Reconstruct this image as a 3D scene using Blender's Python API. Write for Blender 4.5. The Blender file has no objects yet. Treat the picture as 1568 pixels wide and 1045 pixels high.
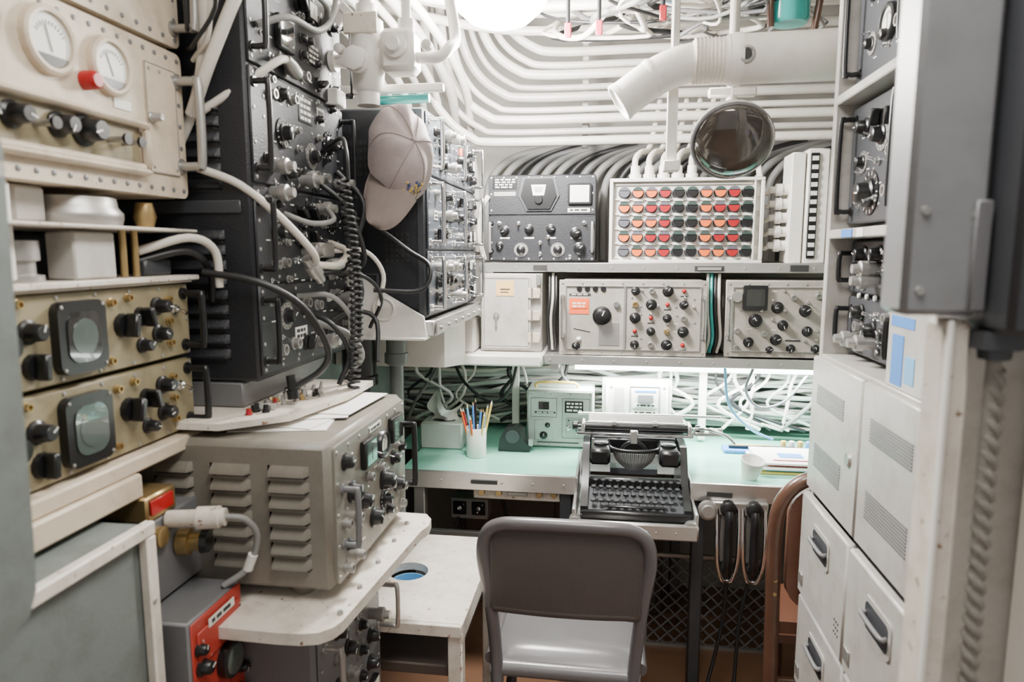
import bpy, bmesh, math, random
from mathutils import Vector as V, Matrix
R = random.Random(7)
D = bpy.data

# ------------------------------------------------------------------ materials
def mat(name, col, rough=.5, metal=0., var=.12, scale=9., bump=.0, bs=180., emit=0., chips=0., chipcol=(.12,.1,.08), ecol=None, coat=0., grime=0.):
    m = D.materials.new(name); m.use_nodes = True
    nt = m.node_tree; N = nt.nodes; L = nt.links
    b = N['Principled BSDF']
    b.inputs['Roughness'].default_value = rough
    b.inputs['Metallic'].default_value = metal
    if coat: b.inputs['Coat Weight'].default_value = coat
    tc = N.new('ShaderNodeTexCoord')
    nz = N.new('ShaderNodeTexNoise'); nz.inputs['Scale'].default_value = scale; nz.inputs['Detail'].default_value = 5
    L.new(tc.outputs['Object'], nz.inputs['Vector'])
    mx = N.new('ShaderNodeMix'); mx.data_type = 'RGBA'
    mx.inputs[6].default_value = tuple(c*(1-var) for c in col)+(1,)
    mx.inputs[7].default_value = tuple(min(1, c*(1+var)) for c in col)+(1,)
    L.new(nz.outputs['Fac'], mx.inputs[0])
    out = mx.outputs[2]
    if grime:
        n4 = N.new('ShaderNodeTexNoise'); n4.inputs['Scale'].default_value = 16; n4.inputs['Detail'].default_value = 10; n4.inputs['Roughness'].default_value = .7
        L.new(tc.outputs['Object'], n4.inputs['Vector'])
        r4 = N.new('ShaderNodeValToRGB'); r4.color_ramp.elements[0].position = .46; r4.color_ramp.elements[1].position = .74
        r4.color_ramp.elements[1].color = (grime, grime, grime, 1)
        L.new(n4.outputs['Fac'], r4.inputs[0])
        m4 = N.new('ShaderNodeMix'); m4.data_type = 'RGBA'; m4.inputs[7].default_value = (col[0]*.42, col[1]*.36, col[2]*.28, 1)
        L.new(r4.outputs[0], m4.inputs[0]); L.new(out, m4.inputs[6]); out = m4.outputs[2]
    if chips:
        n2 = N.new('ShaderNodeTexNoise'); n2.inputs['Scale'].default_value = 75; n2.inputs['Detail'].default_value = 6
        L.new(tc.outputs['Object'], n2.inputs['Vector'])
        rp = N.new('ShaderNodeValToRGB'); rp.color_ramp.elements[0].position = .73-.05*chips; rp.color_ramp.elements[1].position = .76-.05*chips
        L.new(n2.outputs['Fac'], rp.inputs[0])
        m2 = N.new('ShaderNodeMix'); m2.data_type = 'RGBA'; m2.inputs[7].default_value = chipcol+(1,)
        L.new(rp.outputs[0], m2.inputs[0]); L.new(out, m2.inputs[6]); out = m2.outputs[2]
    L.new(out, b.inputs['Base Color'])
    if bump:
        n3 = N.new('ShaderNodeTexNoise'); n3.inputs['Scale'].default_value = bs; n3.inputs['Detail'].default_value = 3
        L.new(tc.outputs['Object'], n3.inputs['Vector'])
        bp = N.new('ShaderNodeBump'); bp.inputs['Strength'].default_value = bump; bp.inputs['Distance'].default_value = .002
        L.new(n3.outputs['Fac'], bp.inputs['Height']); L.new(bp.outputs[0], b.inputs['Normal'])
    if emit:
        b.inputs['Emission Color'].default_value = (ecol or col)+(1,)
        b.inputs['Emission Strength'].default_value = emit
    return m

CREAM = mat('cream_paint', (.64,.54,.42), .45, chips=.2, bump=.1, grime=.5)
OLIVE = mat('khaki_paint', (.28,.24,.145), .5, chips=.3, bump=.15, grime=.6)
BLACK = mat('black_crackle', (.014,.015,.019), .5, bump=.5, bs=260)
BLK = mat('black_bakelite', (.010,.010,.011), .3)
DKGREY = mat('dark_grey_paint', (.045,.048,.055), .42, bump=.2)
BLUEGR = mat('blue_grey_panel_paint', (.055,.065,.08), .38, bump=.2)
GREYB = mat('warm_grey_enamel', (.205,.188,.158), .38, bump=.2, grime=.3)
GREY = mat('light_grey_enamel', (.48,.46,.43), .4, bump=.15, grime=.45)
RXGREY = mat('receiver_panel_grey', (.38,.355,.315), .4, bump=.15, grime=.4)
GREYG = mat('grey_green_enamel', (.155,.18,.17), .45, bump=.15, grime=.5)
GREYL = mat('pale_grey_green_enamel', (.46,.50,.46), .45, bump=.15, grime=.3)
MGREY = mat('mid_grey_enamel', (.16,.16,.165), .4, bump=.2)
FGREY = mat('foreground_grey_enamel', (.25,.255,.265), .4, bump=.1, grime=.3)
RW = mat('rack_pale_grey', (.46,.445,.415), .35, bump=.1, grime=.45)
WHITE = mat('white_paint', (.78,.755,.705), .4, var=.05, bump=.15, grime=.15)
PIPEW = mat('pipe_white_paint', (.62,.59,.54), .35, var=.10, scale=4, bump=.15, grime=.3)
PIPEG = mat('pipe_grey_paint', (.44,.42,.39), .35, var=.10, scale=4, bump=.15, grime=.3)
OFFW = mat('offwhite_chipped_paint', (.72,.66,.58), .45, var=.08, chips=1.5, bump=.2, chipcol=(.25,.15,.09), grime=.5)
MINT = mat('mint_linoleum', (.24,.58,.45), .25, var=.06)
ALU = mat('aluminium', (.64,.63,.61), .32, .85, var=.15, scale=20)
CHROME = mat('chrome', (.8,.8,.8), .15, 1., var=.05)
STEEL = mat('dull_steel', (.42,.41,.39), .4, .7, var=.2)
DGLASS = mat('dark_glass', (.02,.02,.02), .08, coat=1)
BRGLASS = mat('bronze_dark_glass', (.045,.037,.031), .12, coat=1, var=.5, scale=12)
SCOPE = mat('scope_glass', (.07,.095,.088), .12, coat=1)
FACE = mat('meter_face', (.82,.81,.75), .4, var=.03)
RED = mat('red_paint', (.45,.045,.03), .4, chips=.8, chipcol=(.7,.5,.45))
REDK = mat('red_knob', (.40,.01,.012), .25)
ORANGE = mat('orange_plastic', (.80,.15,.025), .35, var=.12)
ORTAG = mat('orange_tag', (.85,.13,.03), .6)
CRED = mat('crimson_plastic', (.34,.012,.018), .35, var=.12)
GTOP = mat('green_grey_lens', (.04,.065,.058), .25)
LTOP = mat('grey_lens', (.11,.11,.13), .25)
YEL = mat('yellow_label', (.75,.52,.12), .6)
YELTAG = mat('yellow_card', (.80,.54,.20), .8)
BRASS = mat('brass', (.46,.33,.15), .35, .8)
BLUE = mat('blue_label', (.06,.22,.60), .6)
LBLUE = mat('pale_blue', (.16,.42,.68), .5)
TEAL = mat('teal_enamel', (.03,.36,.34), .25, coat=.5)
PAPER = mat('paper', (.82,.80,.76), .8, var=.03)
TISSUE = mat('tissue_box_card', (.60,.62,.58), .7)
CABW = mat('white_cable_jacket', (.66,.62,.555), .5, var=.1)
CABG = mat('grey_green_cable_jacket', (.48,.55,.49), .5, var=.15)
CABK = mat('black_rubber', (.016,.016,.017), .45)
CABY = mat('grey_cable_jacket', (.24,.24,.23), .5)
ROPE = mat('rope_fibre', (.23,.215,.19), .8, var=.25, scale=60, bump=.5)
VINYL = mat('dark_brown_vinyl', (.065,.052,.048), .45, bump=.3, bs=120)
SEATV = mat('grey_vinyl', (.15,.145,.15), .25, bump=.1)
CHFR = mat('chair_grey_enamel', (.13,.12,.125), .28, .2)
WOOD = mat('brown_varnished_wood', (.095,.045,.028), .3, var=.3, scale=14, coat=.3)
LEATH = mat('brown_leather', (.14,.058,.034), .45, bump=.3)
CAPC = mat('faded_lavender_cotton', (.42,.35,.345), .85, var=.14, bump=.5, bs=500, grime=.3)
CAPB = mat('cap_brim_cotton', (.30,.245,.22), .85, bump=.5, bs=500, grime=.3)
GOLD = mat('gold_embroidery', (.55,.38,.10), .6)
NAVY = mat('navy_thread', (.06,.07,.18), .7)
TXT = mat('black_print', (.03,.03,.03), .6)
LTXT = mat('white_print', (.75,.75,.72), .6)
WALLP = mat('wall_paint', (.38,.365,.335), .5, var=.08, bump=.2, bs=30)
CEILP = mat('ceiling_paint', (.62,.595,.55), .5, var=.08, bump=.2, bs=30)
FLOORM = mat('brown_floor', (.20,.105,.06), .4, var=.3, scale=5)
DARKW = mat('dark_brown_locker_paint', (.09,.068,.056), .5, var=.2)  # dark brown paint, tone varied by noise
LAMPE = mat('lamp_glass_lit', (1,.98,.95), .3, emit=50., ecol=(1,.98,.95))
TUBEE = mat('fluorescent_tube_lit', (1,1,1), .3, emit=12., ecol=(.97,1,.98))
PINK = mat('pink_tag', (.60,.06,.10), .6)

# ------------------------------------------------------------------ mesh builder
class MB:
    def __init__(s, name, M=None):
        s.n = name; s.v = []; s.f = []; s.mi = []; s.mats = []; s.M = M or Matrix()
    def idx(s, m):
        if m not in s.mats: s.mats.append(m)
        return s.mats.index(m)
    def add(s, vs, fs, m, M=None):
        o = len(s.v); T = s.M if M is None else s.M @ M
        s.v += [tuple(T @ V(p)) for p in vs]
        k = s.idx(m)
        for f in fs:
            s.f.append([i+o for i in f]); s.mi.append(k)
    def box(s, x0, x1, y0, y1, z0, z1, m, b=0., M=None):
        if x0 > x1: x0, x1 = x1, x0
        if y0 > y1: y0, y1 = y1, y0
        if z0 > z1: z0, z1 = z1, z0
        lo = (x0, y0, z0); hi = (x1, y1, z1)
        if b <= 0:
            vs = [(hi[0] if i & 1 else lo[0], hi[1] if i & 2 else lo[1], hi[2] if i & 4 else lo[2]) for i in range(8)]
            return s.add(vs, [(0,2,3,1),(4,5,7,6),(0,1,5,4),(2,6,7,3),(0,4,6,2),(1,3,7,5)], m, M)
        b = min(b, min(h-l for h, l in zip(hi, lo))*.49)
        vs = []
        for c in range(8):
            for k in range(3):
                p = []
                for a in range(3):
                    up = (c >> a) & 1
                    q = hi[a] if up else lo[a]
                    if a != k: q += -b if up else b
                    p.append(q)
                vs.append(tuple(p))
        fs = []
        for k in range(3):
            i, j = [a for a in range(3) if a != k]
            for sg in (0, 1):
                cs = [(sg << k) | (a << i) | (c << j) for a, c in ((0,0),(1,0),(1,1),(0,1))]
                fs.append([c*3+k for c in cs])
        for a in range(3):
            j, k = [q for q in range(3) if q != a]
            for sj in (0, 1):
                for sk in (0, 1):
                    c1 = (sj << j) | (sk << k); c2 = c1 | (1 << a)
                    fs.append([c1*3+j, c2*3+j, c2*3+k, c1*3+k])
        for c in range(8): fs.append([c*3, c*3+1, c*3+2])
        s.add(vs, fs, m, M)
    def boxr(s, cx, cy, z0, z1, w, h, ang, m, b=0.):
        s.box(-w/2, w/2, -h/2, h/2, 0, z1-z0, m, b, Matrix.Translation((cx, cy, z0)) @ Matrix.Rotation(ang, 4, 'Z'))
    def lathe(s, o, ax, prof, m, n=16):
        o = V(o); ax = V(ax).normalized()
        u = ax.orthogonal().normalized(); w = ax.cross(u)
        vs = []; fs = []
        for t, r in prof:
            for i in range(n):
                a = 2*math.pi*i/n
                vs.append(tuple(o+ax*t+(u*math.cos(a)+w*math.sin(a))*max(r, 1e-5)))
        for k in range(len(prof)-1):
            for i in range(n):
                j = (i+1) % n
                fs.append([k*n+i, k*n+j, (k+1)*n+j, (k+1)*n+i])
        fs.append(list(range(n))[::-1]); fs.append([(len(prof)-1)*n+i for i in range(n)])
        s.add(vs, fs, m)
    def cyl(s, p0, p1, r, m, r2=None, n=14):
        p0 = V(p0); d = V(p1)-p0
        s.lathe(p0, d, [(0, r), (d.length, r if r2 is None else r2)], m, n)
    def tube(s, pts, r, m, n=10, sub=5, flat=1.):
        P = [V(p) for p in pts]; Q = []
        if sub > 1 and len(P) > 2:
            E = [P[0]*2-P[1]]+P+[P[-1]*2-P[-2]]
            for i in range(1, len(E)-2):
                for k in range(sub):
                    t = k/sub; a, b, c, d = E[i-1:i+3]
                    Q.append(.5*((2*b)+(c-a)*t+(2*a-5*b+4*c-d)*t*t+(3*b-a-3*c+d)*t**3))
            Q.append(P[-1])
        else: Q = P
        vs = []; fs = []; nrm = None
        for i, q in enumerate(Q):
            t = (Q[min(i+1, len(Q)-1)]-Q[max(i-1, 0)]).normalized()
            if nrm is None: nrm = t.orthogonal().normalized()
            nrm = (nrm-t*nrm.dot(t)).normalized(); bn = t.cross(nrm)
            for k in range(n):
                a = 2*math.pi*k/n
                vs.append(tuple(q+(nrm*math.cos(a)+bn*math.sin(a)*flat)*r))
        for i in range(len(Q)-1):
            for k in range(n):
                j = (k+1) % n
                fs.append([i*n+k, i*n+j, (i+1)*n+j, (i+1)*n+k])
        fs.append(list(range(n))); fs.append([(len(Q)-1)*n+k for k in range(n)])
        s.add(vs, fs, m)
    def prism(s, poly, z0, z1, m, M=None):
        n = len(poly)
        vs = [(x, y, z0) for x, y in poly]+[(x, y, z1) for x, y in poly]
        fs = [list(range(n))[::-1], [n+i for i in range(n)]]+[[i, (i+1) % n, n+(i+1) % n, n+i] for i in range(n)]
        s.add(vs, fs, m, M)
    def grid(s, fn, nu, nv, m):
        vs = [tuple(fn(i/nu, j/nv)) for j in range(nv+1) for i in range(nu+1)]
        fs = [[j*(nu+1)+i, j*(nu+1)+i+1, (j+1)*(nu+1)+i+1, (j+1)*(nu+1)+i] for j in range(nv) for i in range(nu)]
        s.add(vs, fs, m)
    def done(s):
        me = D.meshes.new(s.n); me.from_pydata(s.v, [], s.f)
        for m in s.mats: me.materials.append(m)
        me.polygons.foreach_set('material_index', s.mi)
        bm = bmesh.new(); bm.from_mesh(me)
        bmesh.ops.recalc_face_normals(bm, faces=bm.faces)
        for f in bm.faces: f.smooth = True
        for e in bm.edges:
            e.smooth = not (len(e.link_faces) == 2 and e.calc_face_angle(0) > math.radians(43))
        bm.to_mesh(me); bm.free()
        ob = D.objects.new(s.n, me); bpy.context.collection.objects.link(ob)
        return ob

def fr(x, y, z, o):
    M = Matrix.Identity(4)
    for i, c in enumerate((x, y, z)):
        for r in range(3): M[r][i] = c[r]
    for r in range(3): M[r][3] = o[r]
    return M
def FL(X): return fr((0,1,0), (0,0,1), (1,0,0), (X,0,0))     # faces +X : coords (Y, Z, out)
def FR(X): return fr((0,-1,0), (0,0,1), (-1,0,0), (X,0,0))   # faces -X : coords (-Y, Z, out)
def FB(Y): return fr((1,0,0), (0,0,1), (0,-1,0), (0,Y,0))    # faces -Y : coords (X, Z, out)

def rr(x0, x1, y0, y1, r, n=5):
    P = []
    for cx, cy, a0 in ((x1-r, y1-r, 0), (x0+r, y1-r, 90), (x0+r, y0+r, 180), (x1-r, y0+r, 270)):
        for i in range(n+1):
            a = math.radians(a0+90*i/n); P.append((cx+r*math.cos(a), cy+r*math.sin(a)))
    return P

# ------------------------------------------------------------------ panel parts (local: x right, y up, z out)
def knob(b, x, y, r, h=None, m=BLK, z=0., a=None):
    h = h or r*1.3; a = R.uniform(0, 6.28) if a is None else a
    b.lathe((x, y, z), (0,0,1), [(0, r*1.28), (h*.15, r*1.28), (h*.25, r), (h*.92, r*.86), (h, r*.72)], m, 14)
    b.boxr(x+math.cos(a)*r*.45, y+math.sin(a)*r*.45, z+h, z+h+.0008, r*.75, r*.14, a, LTXT)
def pknob(b, x, y, r, h=None, m=BLK, z=0., a=None):
    h = h or r*1.4; a = R.uniform(0.3, 2.8) if a is None else a
    b.lathe((x, y, z), (0,0,1), [(0, r*1.1), (h*.3, r*1.0)], m, 12)
    b.boxr(x, y, z+h*.3, z+h, r*2.1, r*.7, a, m, r*.15)
def dial(b, x, y, r, z=0., m=None):
    b.lathe((x, y, z), (0,0,1), [(0, r), (.003, r)], m or STEEL, 20)
    for i in range(14):
        a = i*6.283/14
        b.boxr(x+math.cos(a)*r*.86, y+math.sin(a)*r*.86, z+.003, z+.0036, r*.16, r*.05, a, TXT if m is not BLK else LTXT)
    knob(b, x, y, r*.5, z=z+.003)
def gauge(b, x, y, r, z=0., bez=BLK, face=FACE):
    b.lathe((x, y, z), (0,0,1), [(0, r*1.15), (.010, r*1.12), (.013, r*1.02), (.012, r*.9), (.006, r*.88)], bez, 24)
    b.lathe((x, y, z+.0065), (0,0,1), [(0, r*.87), (.0005, r*.87)], face, 24)
    for i in range(11):
        a = math.radians(30+12*i)
        b.boxr(x+math.cos(a)*r*.65, y-r*.1+math.sin(a)*r*.65, z+.007, z+.0076, r*.14, r*.03, a, TXT)
    a = math.radians(R.uniform(60, 130))
    b.boxr(x+math.cos(a)*r*.3, y-r*.3+math.sin(a)*r*.35, z+.0077, z+.0084, r*.85, r*.035, a, TXT)
    b.prism([(x+math.cos(t)*r*.86, y+math.sin(t)*r*.86) for t in [math.radians(215+110*k/8) for k in range(9)]], z+.007, z+.009, BLK)
def sqmeter(b, x0, x1, y0, y1, z=0., face=FACE, bez=BLK):
    w = x1-x0; h = y1-y0
    b.box(x0, x1, y0, y1, z, z+.014, bez, .003)
    b.box(x0+w*.1, x1-w*.1, y0+h*.12, y1-h*.1, z+.014, z+.0148, face)
    a = R.uniform(1., 2.1)
    b.boxr((x0+x1)/2+math.cos(a)*h*.16, y0+h*.38+math.sin(a)*h*.12, z+.0148, z+.0154, h*.45, h*.02, a, TXT)
def toggle(b, x, y, z=0., s=1.):
    b.lathe((x, y, z), (0,0,1), [(0, .008*s), (.003*s, .008*s), (.004*s, .005*s), (.008*s, .005*s)], CHROME, 10)
    dy = R.choice((-1, 1))*.006*s
    b.cyl((x, y, z+.007*s), (x, y+dy, z+.022*s), .0022*s, CHROME, .0035*s, 10)
def jack(b, x, y, r=.011, l=.014, m=STEEL, z=0.):
    b.lathe((x, y, z), (0,0,1), [(0, r*1.2), (l*.25, r*1.2), (l*.3, r), (l, r), (l, r*.7), (l*.5, r*.65)], m, 12)
def plug(b, x, y, r=.012, l=.05, m=STEEL, z=0.):
    b.lathe((x, y, z), (0,0,1), [(0, r), (l*.4, r), (l*.42, r*1.25), (l*.7, r*1.25), (l*.75, r*.8), (l, r*.7)], m, 12)
def screw(b, x, y, r=.004, m=STEEL, z=0.):
    b.lathe((x, y, z), (0,0,1), [(0, r), (.0015, r*.9), (.002, r*.5)], m, 10)
def lampi(b, x, y, r=.007, m=REDK, z=0.):
    b.lathe((x, y, z), (0,0,1), [(0, r*1.3), (.004, r*1.2), (.005, r), (.009, r*.8), (.011, r*.3)], m, 12)
def handle(b, x0, y0, x1, y1, out=.045, r=.006, m=CHROME, z=0.):
    b.tube([(x0, y0, z), (x0, y0, z+out*.75), (x0+(x1-x0)*.06, y0+(y1-y0)*.06, z+out), (x0+(x1-x0)*.94, y0+(y1-y0)*.94, z+out), (x1, y1, z+out*.75), (x1, y1, z)], r, m, 10, 3)
    for x, y in ((x0, y0), (x1, y1)): b.lathe((x, y, z), (0,0,1), [(0, r*1.8), (.004, r*1.7)], m, 12)
def label(b, x0, x1, y0, y1, m=BLK, t=LTXT, rows=3, z=0.):
    b.box(x0, x1, y0, y1, z, z+.0015, m)
    h = (y1-y0)
    for i in range(rows):
        yy = y1-h*(i+.7)/(rows+.4)
        xx = x0+(x1-x0)*.1
        while xx < x1-(x1-x0)*.15:
            w = min(R.uniform(.1, .3)*(x1-x0), x1-(x1-x0)*.08-xx)
            b.box(xx, xx+w, yy-h*.12/rows*2, yy+h*.12/rows*2, z+.0015, z+.002, t); xx += w+(x1-x0)*.06
def edges(b, x0, x1, y0, y1, nx, ny, r=.004, m=STEEL, ins=.012, z=0.):
    for i in range(nx):
        x = x0+ins+(x1-x0-2*ins)*i/(nx-1)
        screw(b, x, y0+ins, r, m, z); screw(b, x, y1-ins, r, m, z)
    for j in range(1, ny-1):
        y = y0+ins+(y1-y0-2*ins)*j/(ny-1)
        screw(b, x0+ins, y, r, m, z); screw(b, x1-ins, y, r, m, z)
def field(b, x0, x1, y0, y1, nx, ny, seed, s=1., kinds='kkptjltd', km=BLK, z=0.):
    r = random.Random(seed)
    for j in range(ny):
        for i in range(nx):
            x = x0+(x1-x0)*(i+.5)/nx+r.uniform(-.1, .1)*(x1-x0)/nx
            y = y0+(y1-y0)*(j+.5)/ny+r.uniform(-.1, .1)*(y1-y0)/ny
            k = r.choice(kinds)
            if k == 'k': knob(b, x, y, .013*s, .02*s, km, z)
            if k == 'p': pknob(b, x, y, .014*s, .022*s, km, z)
            if k == 't': toggle(b, x, y, z, s)
            if k == 'j': jack(b, x, y, .010*s, .014*s, STEEL, z)
            if k == 'g': plug(b, x, y, .012*s, .045*s, STEEL, z)
            if k == 'l': lampi(b, x, y, .006*s, REDK if r.random() < .5 else FACE, z)
            if k == 'd': dial(b, x, y, .020*s, z)
            if k == 'm': sqmeter(b, x-.02*s, x+.02*s, y-.018*s, y+.018*s, z)
            if k == 'w': label(b, x-.018*s, x+.018*s, y-.012*s, y+.012*s, FACE, TXT, 2, z)
            if k == '-': b.box(x-.012*s, x+.012*s, y-.002*s, y+.002*s, z, z+.0006, LTXT)
            if k == 's': screw(b, x, y, .004, STEEL, z)
def louvers(b, x0, x1, y0, y1, n, m, z=0., d=.010):
    p = (y1-y0)/n
    for i in range(n):
        y = y0+i*p
        P = [(0, 0), (d, p*.12), (d*.9, p*.35), (0, p*.72)]
        vs = []
        for xx, f in ((x0, 0.), (x0+.006, 1.), (x1-.006, 1.), (x1, 0.)):
            for zz, yy in P: vs.append((xx, y+yy, z+zz*f))
        fs = []
        for k in range(3):
            for q in range(3): fs.append([k*4+q, k*4+q+1, (k+1)*4+q+1, (k+1)*4+q])
        b.add(vs, fs, m)
        b.box(x0+.004, x1-.004, y-p*.1, y+.001, z, z+.0012, TXT)
def frame(b, x0, x1, y0, y1, w, z0, z1, m, bv=.002):
    b.box(x0, x1, y0, y0+w, z0, z1, m, bv); b.box(x0, x1, y1-w, y1, z0, z1, m, bv)
    b.box(x0, x0+w, y0+w, y1-w, z0, z1, m, bv); b.box(x1-w, x1, y0+w, y1-w, z0, z1, m, bv)

# ================================================================== ROOM
def plain(name, *a):
    b = MB(name); b.box(*a); return b.done()
plain('floor', -1.35, 1.25, -.6, 3.2, -.05, 0, FLOORM)
plain('ceiling', -1.35, 1.25, -.6, 3.2, 2.48, 2.53, CEILP)
plain('wall_left', -1.35, -1.25, -.6, 3.1, 0, 2.48, WALLP)
plain('wall_right', 1.15, 1.25, -.6, 3.1, 0, 2.48, WALLP)
plain('wall_back', -1.25, 1.15, 3.0, 3.1, 0, 2.48, WALLP)

# ================================================================== BACK WALL SHELVES
def shelf(name, x0, x1, y0, y1, z0, z1):
    b = MB(name)
    b.box(x0, x1, y0, y1, z1-.012, z1, ALU, .002)
    b.box(x0, x1, y0-.004, y0+.004, z0, z1+.004, ALU, .002)
    n = int((x1-x0)/.11)
    for i in range(n+1): b.lathe((x0+.02+(x1-x0-.04)*i/n, y0-.004, (z0+z1)/2), (0,-1,0), [(0,.005),(.002,.004)], STEEL, 10)
    b.box(x0+.02, x0+.05, y0+.01, y1, z0-.02, z1-.012, ALU); b.box(x1-.05, x1-.02, y0+.01, y1, z0-.02, z1-.012, ALU)
    return b
b = shelf('upper_equipment_shelf', -.47, .95, 2.48, 3.0, 1.425, 1.455)
b.box(.30, .40, 2.473, 2.478, 1.43, 1.448, TXT); b.box(.31, .39, 2.470, 2.475, 1.434, 1.444, ALU)
b.box(.62,.68,2.47,2.477,1.43,1.452,TXT); b.box(-.27,-.22,2.47,2.477,1.432,1.45,TXT)
b.done()
b = shelf('lower_equipment_shelf', -.22, .95, 2.40, 3.0, 1.10, 1.13)
b.done()
b = MB('white_bulkhead_shelf')
b.box(-.86, -.225, 2.36, 3.0, 1.095, 1.135, WHITE, .006)
b.box(-.86, -.475, 2.40, 3.0, 1.135, 1.262, WHITE, .008)
b.prism([(2.05,1.14),(2.36,1.10),(2.36,1.26),(2.05,1.26)], -.855, -.50, WHITE, fr((0,1,0),(0,0,1),(1,0,0),(0,0,0)))
b.done()

# ---- radio receiver black
b = MB('black_radio_receiver', FB(2.52))
x0, x1, y0, y1 = -.44, -.05, 1.462, 1.775
b.box(x0, x1, y0, y1, -.34, 0, BLACK, .006)
b.box(x0, x1, y0+.005, y0+.165, 0, .004, BLACK, .002); b.box(x0, x1, y0+.17, y1-.003, 0, .004, BLACK, .002)
label(b, -.425, -.335, 1.725, 1.765, BLK, LTXT, 4, .004)
b.box(-.42, -.34, 1.70, 1.715, .004, .006, STEEL)
b.prism([(-.305,1.76),(-.205,1.76),(-.19,1.70),(-.215,1.652),(-.295,1.652),(-.32,1.70)], .004, .016, BLK)
b.prism([(-.314,1.766),(-.196,1.766),(-.18,1.70),(-.21,1.645),(-.30,1.645),(-.33,1.70)], .004, .010, DKGREY)
b.prism([(-.282,1.738),(-.228,1.738),(-.235,1.70),(-.275,1.70)], .016, .018, FACE)
b.prism([(-.272,1.730),(-.238,1.730),(-.243,1.712),(-.267,1.712)], .018, .019, STEEL)
b.lathe((-.255,1.685,.016), (0,0,1), [(0,.016),(.008,.014)], BLK, 16)
b.prism(rr(-.15,-.065,1.668,1.742,.006), .004, .014, BLK); b.box(-.142,-.073,1.675,1.735,.014,.0155,FACE)
label(b, -.15, -.07, 1.64, 1.655, FACE, TXT, 1, .004)
edges(b, x0, x1, y0, y1, 9, 6, .004, STEEL, .010, .004)
for x, y, r in ((-.38,1.575,.014),(-.29,1.58,.014),(-.21,1.58,.014),(-.12,1.565,.017),(-.40,1.52,.012),(-.32,1.505,.026),(-.185,1.505,.026),(-.105,1.51,.018)):
    dial(b, x, y, r, .004) if r > .02 else knob(b, x, y, r, z=.004)
for x, y in ((-.40,1.60),(-.33,1.60),(-.25,1.53),(-.22,1.55),(-.09,1.60),(-.25,1.49),(-.14,1.48)): toggle(b, x, y, .004)
handle(b, -.43, 1.50, -.43, 1.60, .04, .005, STEEL); handle(b, -.06, 1.50, -.06, 1.60, .04, .005, STEEL)
for x in (-.38,-.29,-.21,-.12): b.box(x-.018, x+.018, 1.545, 1.551, .004, .0048, LTXT)
b.tube([(-.455,1.47,.02),(-.47,1.55,.03),(-.465,1.65,.02),(-.44,1.70,.01)], .010, CABW)
b.done()

# ---- coloured jack panel
b = MB('indicator_switch_panel', FB(2.52))
b.box(0, .53, 1.458, 1.755, -.12, 0, WHITE, .004)
frame(b, 0, .53, 1.458, 1.755, .012, 0, .024, WHITE)
b.box(.495, .50, 1.47, 1.745, 0, .024, WHITE)
cols = 'KOORKKOORK'
for i in range(10):
    x = .052+i*.0472
    for j in range(5):
        y = 1.705-j*.0515
        c = {'O': ORANGE, 'R': CRED, 'K': BLK}[cols[i]]
        if i == 0: c = ORANGE if j % 2 else LTOP
        if i == 2: c = CRED if j % 2 else ORANGE
        if i == 8: c = CRED
        if i == 7: c = CRED if j in (1,3) else ORANGE
        b.lathe((x, y, 0), (0,0,1), [(0,.0215),(.006,.0215),(.008,.019),(.012,.0185)], DKGREY, 14)
        b.prism([(x+.0185*math.cos(t), y+.006+.0225*math.sin(t)) for t in [math.pi*1.0+math.pi*k/8 for k in range(9)]], .010, .022, c)
        b.prism([(x+.0175*math.cos(t), y+.0085+.012*math.sin(t)) for t in [math.pi*k/8 for k in range(9)]], .010, .018, GTOP if c is BLK else (GTOP if (i+j) % 2 else LTOP))
        b.box(x-.017, x+.017, y-.0285, y-.0235, 0, .010, FACE)
for j in range(6):
    b.box(.02, .49, 1.735-j*.0515-.003, 1.735-j*.0515+.003, 0, .008, WHITE)
for j in range(5): b.box(.505, .52, 1.49+j*.05, 1.52+j*.05, .0, .004, FACE)
for i in range(5):
    x = .09+i*.05
    b.lathe((x, 1.755, -.05), (0,1,0), [(0,.022),(.02,.022),(.022,.017),(.05,.016)], WHITE, 14)
    b.tube([(x,1.78,-.05),(x,1.83,-.06),(x+.02,1.86,-.10),(x+.06,1.90,-.2),(x+.10,2.1,-.24)], .011, CABW)
b.done()

# ---- white switch column w/ cable glands
b = MB('cable_gland_terminal_strip', FB(2.5))
b.box(.615, .66, 1.458, 1.835, -.12, 0, WHITE, .004)
b.box(.665, .735, 1.458, 1.845, -.14, .01, WHITE, .004)
b.box(.672, .70, 1.475, 1.83, .01, .016, BLK, .002)
for i in range(12): b.box(.676, .696, 1.485+i*.029, 1.50+i*.029, .016, .019, LTXT)
for i in range(5):
    z = 1.52+i*.048
    b.lathe((.615, z, -.04), (-1,0,0), [(0,.018),(.02,.018),(.022,.022),(.04,.022),(.042,.013),(.06,.012)], WHITE, 14)
    b.tube([(.56,z,-.04),(.545,z-.01,-.06),(.54,z+.05,-.12),(.54,z+.16,-.2)], .007, CABW)
b.done()

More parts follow.
